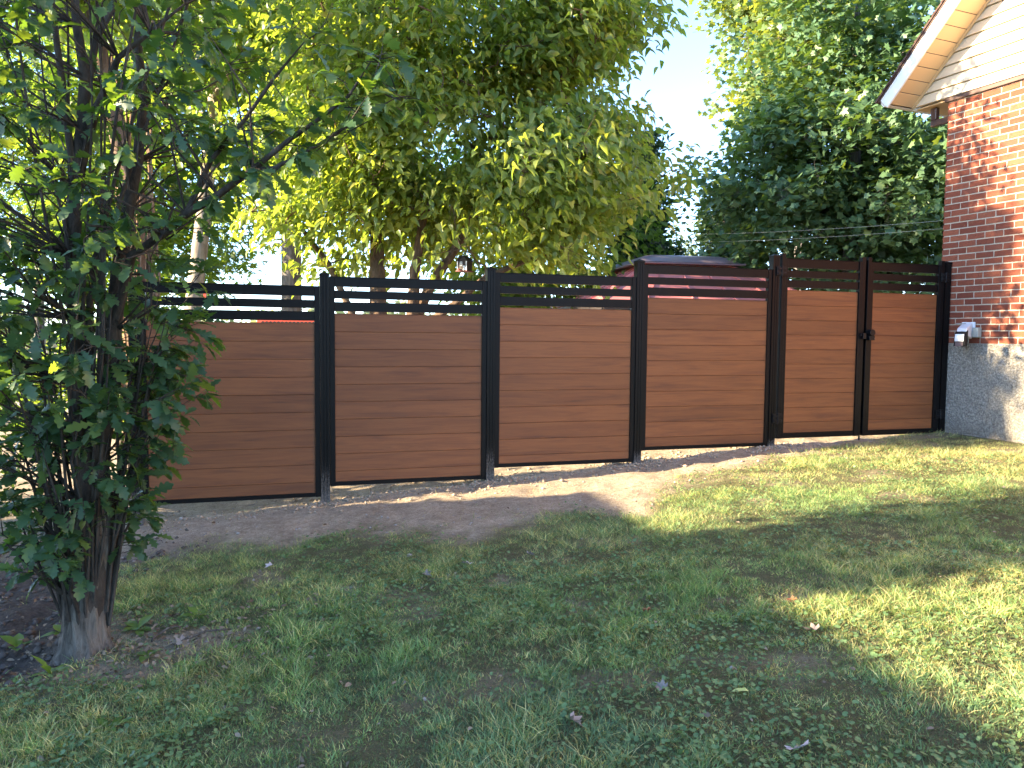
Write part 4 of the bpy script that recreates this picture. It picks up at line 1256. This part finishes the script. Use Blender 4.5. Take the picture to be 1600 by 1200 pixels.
# ------------------------------------------------------------------ bird house hanging from the tree
def build_birdhouse():
    p = at(726, 413, 8.35)
    root = empty('bird_house', tuple(p), rad(-28), 'small dark barn-shaped bird house hanging from a tree branch behind the fence', 'bird house')
    w, d, h = .062, .055, .07
    MB().box(-w, w, -d, d, -h, h * .45).obj('body', M['bird_dark'], root, .002)
    prof = [(-w - .012, h * .40), (-w * .62, h * .98), (0, h * 1.3), (w * .62, h * .98), (w + .012, h * .40), (w, h * .38), (0, h * 1.18), (-w, h * .38)]
    MB().prism([(a, b) for a, b in prof][::-1], 'y', -d - .012, d + .012).obj('roof', M['bird_dark'], root)
    MB().prism([(-w * .95, h * .45), (w * .95, h * .45), (0, h * 1.15)], 'y', -d + .001, d - .001).obj('gable', M['bird_dark'], root)
    MB().box(-w - .012, w + .012, -d - .02, d + .02, -h - .012, -h - .0005).obj('base', M['bird_red'], root, .002)
    f = -d - .0045
    for cx in (-w + .006, w - .006): MB().box(cx - .006, cx + .006, f, -d - .0005, -h, h * .44).obj('corner_trim', M['bird_white'], root)
    wf = MB(); wx, wz, a, b = -.010, .0, .014, .024
    wf.box(wx - a, wx - a + .006, f, -d - .0005, wz - b, wz + b); wf.box(wx + a - .006, wx + a, f, -d - .0005, wz - b, wz + b)
    for zz in (wz - b, wz - .003, wz + b - .006): wf.box(wx - a + .0062, wx + a - .0062, f, -d - .0005, zz, zz + .006)
    wf.obj('window', M['bird_white'], root)
    MB().box(.018, .042, f, -d - .0005, -h, -h + .05).obj('door', M['bird_white'], root)
    MB().tube([(-.05, -d - .012, -h + .008), (-.02, -d - .014, -h + .012)], .009, 6).obj('perch', M['bird_red'], root)
    MB().tube([(0, 0, h * 1.25), (0.005, 0, h * 1.25 + .06), (0, 0.005, h * 1.25 + .20)], .0025, 4).obj('hanger', M['wire'], root)
build_birdhouse()

# ------------------------------------------------------------------ two clothes lines running from the house to the trees
for (a, b_, lab) in ((at(1476, 344.5, 9.6), at(1035, 366, 15.7), 'upper pale line strung from the house corner to the trees'), (at(1476, 357, 9.6), at(1038, 378, 15.7), 'lower pale line strung from the house corner to the trees')):
    pts = [a + (b_ - a) * f + np.array([0, 0, -0.05 * 4 * f * (1 - f)]) for f in np.linspace(0, 1, 14)]
    o = MB().tube([p - a for p in pts], .0024, 5).obj('clothes_line', M['wire'], None, smooth=True, loc=tuple(a))
    set_props(o, lab, 'line', 'clothes lines behind the gate')

# red board and scalloped red trim glimpsed through the slats at the first panel
p = at(309, 461, 11.5)
r = empty('red_sign_board', tuple(p), rad(5), 'small bright red board glimpsed through the slats beside the young oak', 'board')
MB().box(-.16, .12, -.012, .012, -.05, .05).obj('board', M['red_board'], r)
MB().box(-.025, .015, .013, .05, -1.6, .04).obj('stake', M['darkframe'], r)
p = at(445, 505, 12.0)
r = empty('play_canopy', tuple(p), rad(3), 'red canopy with a scalloped dark edge seen below the slats of the first panel', 'canopy')
sc_ = MB().box(-.42, .46, -.02, .0, .005, .06); sc_.obj('valance', M['red_board'], r)
for k in range(14):
    cx = -.33 + k * .06
    MB().prism([(cx + .026 * math.cos(t), .0 + .03 * math.sin(t)) for t in np.linspace(0, 2 * math.pi, 9)[:-1]], 'y', -.035, -.021).obj('scallop', M['darkframe'], r)
for sx in (-.40, .44): MB().box(sx - .02, sx + .02, .001, .04, -1.6, .055).obj('canopy_post', M['darkframe'], r)

# ------------------------------------------------------------------ neighbour's flat-roofed garage, out of frame, which shades the lawn
def build_garage():
    te = math.tan(SUN_EL); ze = 3.05
    def cast(u, v):
        g = gpix(u, v); k = (ze - g[2]) / te
        return np.array([g[0] - k * math.cos(SUN_PHI), g[1] - k * math.sin(SUN_PHI)])
    c0, e1, e2 = cast(930, 768), cast(540, 790), cast(1600, 1160)
    d1 = unit(e1 - c0); d2 = unit(e2 - c0)
    q = [c0, c0 + d2 * 13.0, c0 + d2 * 13.0 + d1 * 7.0, c0 + d1 * 7.0]
    cen = sum(q) / 4
    g0 = gz(*cen)
    root = empty('garage', (cen[0], cen[1], g0), 0, 'flat-roofed grey stucco garage on the neighbouring lot', 'garage')
    loc = [p - cen for p in q]
    ins = [p * 0.95 for p in loc]
    MB().prism([tuple(p) for p in ins][::-1], 'z', -.4, ze - g0 - .16).obj('wall', M['stucco'], root)
    MB().prism([tuple(p) for p in loc][::-1], 'z', ze - g0 - .155, ze - g0).obj('roof', M['brown_metal'], root)
build_garage()

# ------------------------------------------------------------------ lawn
def build_grass():
    bands = [(1.3, 3.3, 18500, 1.1), (3.3, 4.6, 15000, 1.18), (4.6, 6.2, 12500, 1.3), (6.2, 9.2, 8500, 1.5)]
    PX, PY, WS = [], [], []
    for y0, y1, dens, wsc in bands:
        xl, xr = -0.75 * y1 - 0.7, 0.78 * y1 + 0.7
        xr = min(xr, 7.0); n = int((xr - xl) * (y1 - y0) * dens)
        x = rng.uniform(xl, xr, n); y = rng.uniform(y0, y1, n)
        ok = (x > -0.75 * y - 0.6) & (x < 0.76 * y + 0.6)
        PX.append(x[ok]); PY.append(y[ok]); WS.append(np.full(ok.sum(), wsc))
    x = np.concatenate(PX); y = np.concatenate(PY); ws = np.concatenate(WS)
    dm = dirt_mask(x, y)
    # not inside the house, not behind the fence
    hx = (x - HOUSE_LOC[0]) * .384 + (y - HOUSE_LOC[1]) * -.923; hy = (x - HOUSE_LOC[0]) * .923 + (y - HOUSE_LOC[1]) * .384
    fy = (x - FENCE_LOC[0]) * _fn[0] + (y - FENCE_LOC[1]) * _fn[1]
    tuft = N3.fbm(x * 6 + 2, y * 6 + 7, 3)
    p = (1 - np.clip(dm + (N1.fbm(x * 9 + 3, y * 9, 3) - .5) * 1.3 * sstep(0, .3, dm) * sstep(1, .7, dm), 0, 1)) ** 1.5 * (0.55 + 0.75 * tuft) + 0.006
    ok = (rng.random(len(x)) < p) & ~((hx > -.1) & (hy > -0.05 - 0.06 * rng.random(len(x)))) & (fy < 0.12)
    x, y, ws, tuft, dm = x[ok], y[ok], ws[ok], tuft[ok], dm[ok]
    n = len(x)
    z = ground_z(x, y, dm)
    long_ = N2.fbm(x * 2.2 + 30, y * 2.2 + 14, 3)
    H = (0.012 + 0.031 * np.clip(long_ * 2.2 - 0.75, 0, 1)) * rng.uniform(.5, 1.5, n) * (0.45 + 1.1 * N3(x * 13 + 3, y * 13 + 9))
    W = 0.0014 * rng.uniform(.7, 1.4, n) * ws
    a = rng.uniform(0, 2 * math.pi, n)
    lean = rng.uniform(.2, 1.9, n) * H
    la = rng.uniform(0, 2 * math.pi, n)
    lx, ly = np.cos(la) * lean, np.sin(la) * lean
    wx, wy = np.cos(a) * W, np.sin(a) * W
    B = np.stack([x, y, z - 0.004], 1)
    sd = np.stack([wx, wy, np.zeros(n)], 1)
    mid = B + np.stack([lx * .4, ly * .4, H * .62], 1)
    tp = B + np.stack([lx, ly, H], 1)
    V = np.stack([B - sd, B + sd, mid + sd * .8, mid - sd * .8, tp], 1).reshape(-1, 3)
    b5 = np.arange(n) * 5
    near = ws < 1.25         # bent blades near by, plain pointed ones farther off
    bn, bf = b5[near], b5[~near]
    qn = np.stack([bn, bn + 1, bn + 2, bn + 3, bn + 3, bn + 2, bn + 4], 1).ravel()
    qf = np.stack([bf, bf + 1, bf + 4], 1).ravel()
    sn = (np.arange(len(bn))[:, None] * 7 + np.array([0, 4])[None]).ravel()
    sf = len(qn) + np.arange(len(bf)) * 3
    me = np_mesh('lawn_grass', V, np.concatenate([qn, qf]), np.concatenate([sn, sf]), True)
    # colour of each blade: fresh green, bluish green, straw
    dry = np.clip(N1.fbm(x * 1.3 + 70, y * 1.3 + 20, 4) * 1.7 - .52 + .35 * dm + sstep(4.4, 6.8, y) * sstep(.2, 2.0, x) * .38, 0, 1)
    isdry = rng.random(n) < (.10 + .62 * dry)
    k = rng.random(n)[:, None]
    green = np.array([.098, .165, .062]) * (1 - k) + np.array([.175, .255, .090]) * k
    blue = np.array([.100, .170, .100])
    kb = (np.clip(N2.fbm(x * 1.1 + 5, y * 1.1 + 50, 3) * 2 - .8, 0, 1) * .7)[:, None]
    green = green * (1 - kb) + blue * kb
    straw = np.array([.28, .25, .11]) * (1 - k) + np.array([.43, .39, .19]) * k
    C = np.where(isdry[:, None], straw, green)
    mott = .52 + .75 * N3(x * 13 + 3, y * 13 + 9) + .35 * (N2(x * 31, y * 31) - .5) + .3 * (N1.fbm(x * 3 + 8, y * 3, 3) - .5)
    C = C * (rng.uniform(.75, 1.3, n) * np.clip(mott, .3, 1.6))[:, None] * 1.5
    CC = np.ones((n, 5, 4), np.float32); CC[:, :, :3] = C[:, None, :]
    at_ = me.attributes.new('Col', 'FLOAT_COLOR', 'POINT'); at_.data.foreach_set('color', CC.ravel())
    o = link('lawn_grass', me, M['grass'])
    set_props(o, 'short patchy mown grass of the lawn', 'grass', kind='stuff')
    print('blades', n)

def build_clover():
    """round-leaved creeping weeds in the turf"""
    n = 60000
    y = rng.uniform(1.6, 7.6, n); x = rng.uniform(-1, 1, n) * (.76 * y + .5)
    dm = dirt_mask(x, y)
    pch = N3.fbm(x * 1.5 + 60, y * 1.5 + 33, 4)
    p = sstep(.42, .62, pch + .08 * sstep(-.5, 1.5, x)) * (1 - dm) * .8
    g = gpix(60, 1090)
    p = np.maximum(p, .9 * sstep(1.2, .4, np.hypot((x - g[0]) / .42, (y - g[1]) / .26)))
    g = gpix(240, 960)
    p = np.maximum(p, .55 * sstep(1.2, .4, np.hypot((x - g[0]) / .45, (y - g[1]) / .35)))
    g = gpix(120, 1010)
    hx = (x - HOUSE_LOC[0]) * .384 + (y - HOUSE_LOC[1]) * -.923; hy = (x - HOUSE_LOC[0]) * .923 + (y - HOUSE_LOC[1]) * .384
    ok = (rng.random(n) < p) & ~((hx > -.1) & (hy > -.1))
    x, y = x[ok], y[ok]; n = len(x)
    z = ground_z(x, y) + rng.uniform(.014, .042, n)
    V = [(0, 0, 0)]; Fc = []
    for k in range(7):
        t = -2.7 + 5.4 * k / 6
        V.append((.45 - .0 + .5 * math.cos(t), .52 * math.sin(t), .10))
    V[0] = (.35, 0, 0.0)
    for k in range(1, 7): Fc.append((0, k, k + 1))
    tm = (np.array(V), np.array(Fc))
    tip = np.stack([rng.normal(0, 1, n), rng.normal(0, 1, n), rng.normal(0, .2, n)], 1)
    up = unit(np.array([0, 0, 1.]) + rng.normal(0, .28, (n, 3)))
    me = leaf_mesh('ground_ivy', tm, np.stack([x, y, z], 1), tip, up, rng.uniform(.010, .025, n), rng.random(n))
    k = rng.random(n)[:, None]
    C = np.array([.090, .165, .062]) * (1 - k) + np.array([.175, .27, .105]) * k
    CC = np.ones((n, len(V), 4), np.float32); CC[:, :, :3] = C[:, None]
    at_ = me.attributes.new('Col', 'FLOAT_COLOR', 'POINT'); at_.data.foreach_set('color', CC.ravel())
    o = link('ground_ivy', me, M['clover'])
    set_props(o, 'round-leaved creeping weeds spread through the lawn', 'ground cover', kind='stuff')

def build_gravel(name, label, mat, dark, n, along_fence=False):
    y = rng.uniform(2.6, 9.5, n); x = rng.uniform(-1, .7, n) * (.74 * y + .6)
    if along_fence:      # spoil left from digging the post holes
        tt = np.concatenate([rng.uniform(-1.5, 4.6, n // 2)] + [rng.normal(p[0], .22, n // 8) for p in POSTS[1:5]]); of = rng.normal(.0, .16, len(tt))
        x = FENCE_LOC[0] + tt * _fd[0] + of * _fn[0]; y = FENCE_LOC[1] + tt * _fd[1] + of * _fn[1]; n = len(x)
    dm = dirt_mask(x, y); dk = dark_mask(x, y)
    ok = rng.random(n) < dm * (dk if dark else (1 - dk) * .4)
    if along_fence: ok = rng.random(n) < dm
    x, y, dk = x[ok], y[ok], dk[ok]; n = len(x); z = ground_z(x, y)
    oc = np.array([(1, 0, 0), (-1, 0, 0), (0, 1, 0), (0, -1, 0), (0, 0, 1), (0, 0, -1)], float)
    fc = np.array([(0, 2, 4), (2, 1, 4), (1, 3, 4), (3, 0, 4), (2, 0, 5), (1, 2, 5), (3, 1, 5), (0, 3, 5)])
    s = .004 + .020 * rng.random(n) ** 4 if along_fence else .0028 + .011 * rng.random(n) ** 6 if not dark else .005 + .026 * rng.random(n) ** 3
    P = oc[None] * s[:, None, None] * rng.uniform(.6, 1.4, (n, 6, 1)) * np.array([1.2, 1, .7])
    a = rng.uniform(0, 6.28, n); ca, sa = np.cos(a), np.sin(a)
    Q = P.copy(); Q[:, :, 0] = P[:, :, 0] * ca[:, None] - P[:, :, 1] * sa[:, None]; Q[:, :, 1] = P[:, :, 0] * sa[:, None] + P[:, :, 1] * ca[:, None]
    Q += np.stack([x, y, z + s * .3], 1)[:, None]
    loops = (fc[None] + (np.arange(n) * 6)[:, None, None]).ravel()
    o = link(name, np_mesh(name, Q.reshape(-1, 3), loops, np.arange(0, len(loops), 3)), M[mat])
    set_props(o, label, 'gravel' if mat == 'stone' else 'soil', kind='stuff')
build_grass(); build_clover()
build_gravel('pebbles', 'loose pebbles and crumbs scattered over the pale bare soil', 'stone', False, 22000)
build_gravel('soil_clods', 'dark crumbly clods of dug soil left of the oak', 'clod', True, 16000)

def build_litter():
    """crumbs of dry leaf and thatch"""
    n = 5200
    y = rng.uniform(1.7, 7.8, n); x = rng.uniform(-1, 1, n) * (.74 * y + .4)
    near = np.exp(-(((x + 1.9) / .8) ** 2 + ((y - 3.7) / .7) ** 2))
    ok = rng.random(n) < (.10 + .8 * near)
    hx = (x - HOUSE_LOC[0]) * .384 + (y - HOUSE_LOC[1]) * -.923; hy = (x - HOUSE_LOC[0]) * .923 + (y - HOUSE_LOC[1]) * .384
    ok &= ~((hx > -.1) & (hy > -.05))
    k = 900
    xa = rng.normal(-1.75, .45, k); ya = rng.normal(3.72, .28, k)
    x = np.concatenate([x[ok], xa]); y = np.concatenate([y[ok], ya]); n = len(x)
    z = ground_z(x, y) + rng.uniform(.006, .02, n)
    tip = np.stack([rng.normal(0, 1, n), rng.normal(0, 1, n), rng.normal(0, .25, n)], 1)
    up = unit(np.array([0, 0, 1.]) + rng.normal(0, .4, (n, 3)))
    me = leaf_mesh('leaf_litter', T_OVAL, np.stack([x, y, z], 1), tip, up, rng.uniform(.010, .038, n), rng.random(n))
    kk = rng.random(n)[:, None]
    C = np.array([.12, .075, .045]) * (1 - kk) + np.array([.36, .29, .21]) * kk
    CC = np.ones((n, len(T_OVAL[0]), 4), np.float32); CC[:, :, :3] = C[:, None]
    at_ = me.attributes.new('Col', 'FLOAT_COLOR', 'POINT'); at_.data.foreach_set('color', CC.ravel())
    set_props(link('leaf_litter', me, M['litter']), 'crumbs of dry leaf litter on the lawn and around the oak', 'leaf litter', kind='stuff')
build_litter()
build_gravel('dug_earth', 'crumbly dug earth along the foot of the fence', 'tan_clod', False, 2600, True)

# ------------------------------------------------------------------ small things on the ground
def fallen(u, v, size, mat, label, tm=T_MAPLE, curl=.5):
    p = gpix(u, v); p[2] = gz(p[0], p[1]) + .022
    V, Fc = tm
    V = V.copy(); V[:, 0] -= .5
    V[:, 2] += curl * (V[:, 1] ** 2) * 1.2 + rng.normal(0, .02, len(V))
    me = mesh('fallen_leaf', V * size, Fc, False)
    o = link('fallen_leaf', me, M[mat], None, tuple(p), (rng.normal(0, .25), rng.normal(0, .25), rng.uniform(0, 6.28)))
    set_props(o, label, 'leaf', 'fallen leaves on the lawn')
fallen(1247, 1174, .105, 'dry_pale', 'pale bleached maple leaf lying flat on shaded grass')
fallen(900, 1136, .075, 'dry_leaf', 'curled tan leaf on shaded grass, farthest from the house', curl=1.6)
fallen(1266, 989, .085, 'dry_leaf', 'crumpled tan leaf beside the edge of the sunny patch', curl=1.4)
fallen(1030, 1079, .07, 'grey_leaf', 'small greyish leaf deep in the shaded grass', curl=1.2)
fallen(1155, 1085, .075, 'yellow_leaf', 'smooth pale yellow-green oval leaf on the shaded grass', T_OVAL_FINE, .2)
fallen(1234, 942, .07, 'dry_red', 'rusty orange leaf at the tip of the sunny wedge', curl=1.0)
fallen(1008, 962, .07, 'dry_red', 'dull reddish leaf in the weeds left of the sunny wedge', curl=1.0)
fallen(728, 888, .08, 'dry_pale', 'whitish leaf at the edge of the bare soil patch', curl=1.0)
fallen(668, 905, .07, 'grey_leaf', 'grey leaf on the bare soil patch in the lawn', curl=1.0)
fallen(830, 873, .07, 'grey_leaf', 'dark curled leaf on the grass just past the bare patch', curl=1.3)
fallen(440, 1050, .06, 'yellow_leaf', 'pale green oval leaf standing in the shaded grass near the oak', T_OVAL_FINE, .2)
fallen(420, 890, .07, 'dry_pale', 'whitish leaf on the thin grass behind the fallen twigs', curl=.8)
fallen(285, 1008, .085, 'grey_leaf', 'flat grey leaf lying by the fallen twigs under the oak', curl=.4)

for (a, b_, rr, lab) in (((232, 1003), (285, 982), .006, 'short dark twig lying on bare soil right of the oak trunk'), ((272, 1012), (362, 984), .007, 'long grey twig lying on bare soil right of the oak trunk')):
    p, q = gpix(*a), gpix(*b_)
    pts = []
    for f in np.linspace(0, 1, 6):
        s = p + (q - p) * f; s[2] = gz(s[0], s[1]) + .012 + .02 * math.sin(3 * f); s[:2] += rng.normal(0, .006, 2); pts.append(s - p)
    o = MB().tube(pts, [rr, rr, rr * .9, rr * .8, rr * .7, rr * .5], 6).obj('twig', M['bark_oak'], None, smooth=True, loc=tuple(p))
    set_props(o, lab, 'twig')

def weed(u, v, n, size, label, width=.30, upright=.9):
    p = gpix(u, v); p[2] = gz(p[0], p[1])
    root = empty('weed_plant', tuple(p), 0, label, 'weed', 'weeds around the oak')
    xs = [0, .25, .5, .75, 1.0]; w = [.03, width * .5, width, width * .8, 0]
    V, Fc = tmpl_strip(xs, [k * .6 for k in w], .25, .45)
    for k in range(n):
        me = mesh('weed_leaf', V * size * rng.uniform(.6, 1.1), Fc, True)
        el = rng.uniform(.25, upright)
        link('weed_leaf', me, M['weed'], root, (0, 0, .004), (0, -el, 2 * math.pi * k / n + rng.normal(0, .3)))
weed(78, 1052, 6, .14, 'upright dandelion-like weed with one long leaf before the oak trunk', .26, 1.35)
weed(232, 1028, 4, .10, 'small light green seedling in the moss right of the oak trunk', .4, 1.3)
weed(28, 1010, 6, .10, 'yellowish weed on dark soil left of the oak trunk', .45, 1.2)
weed(100, 990, 5, .10, 'bright weed in the soil against the left side of the trunk', .45, 1.2)
weed(215, 985, 7, .11, 'pale leafy weed close to the right side of the trunk', .4, .9)
weed(300, 1040, 6, .09, 'broad-leaved weed at the front of the mossy patch', .5, .7)
weed(170, 1142, 5, .10, 'grey-green weed in the grass in front of the oak', .3, .9)
weed(310, 965, 6, .09, 'light weed beside the bare soil behind the twigs', .45, .9)
for i, (u, v, s) in enumerate(((283, 813, .02), (372, 834, .015), (640, 868, .018), (848, 762, .016), (1185, 722, .016))):
    p = gpix(u, v); p[2] = gz(p[0], p[1])
    bm = bmesh.new(); bmesh.ops.create_icosphere(bm, subdivisions=2, radius=s)
    for vv in bm.verts: vv.co *= random.uniform(.8, 1.15); vv.co.z *= .7
    me = bpy.data.meshes.new('stone'); bm.to_mesh(me); bm.free()
    o = link('stone', me, M['stone'], None, (p[0], p[1], p[2] + s * .3))
    set_props(o, ['pale stone on the bare soil below the first panel', 'pale pebble on the soil right of the first pale stone', 'small stone at the grass edge below the second panel',
                  'small stone in the sunny strip below the third panel', 'small stone on the soil near the gate post'][i], 'stone', 'stones on the bare soil')
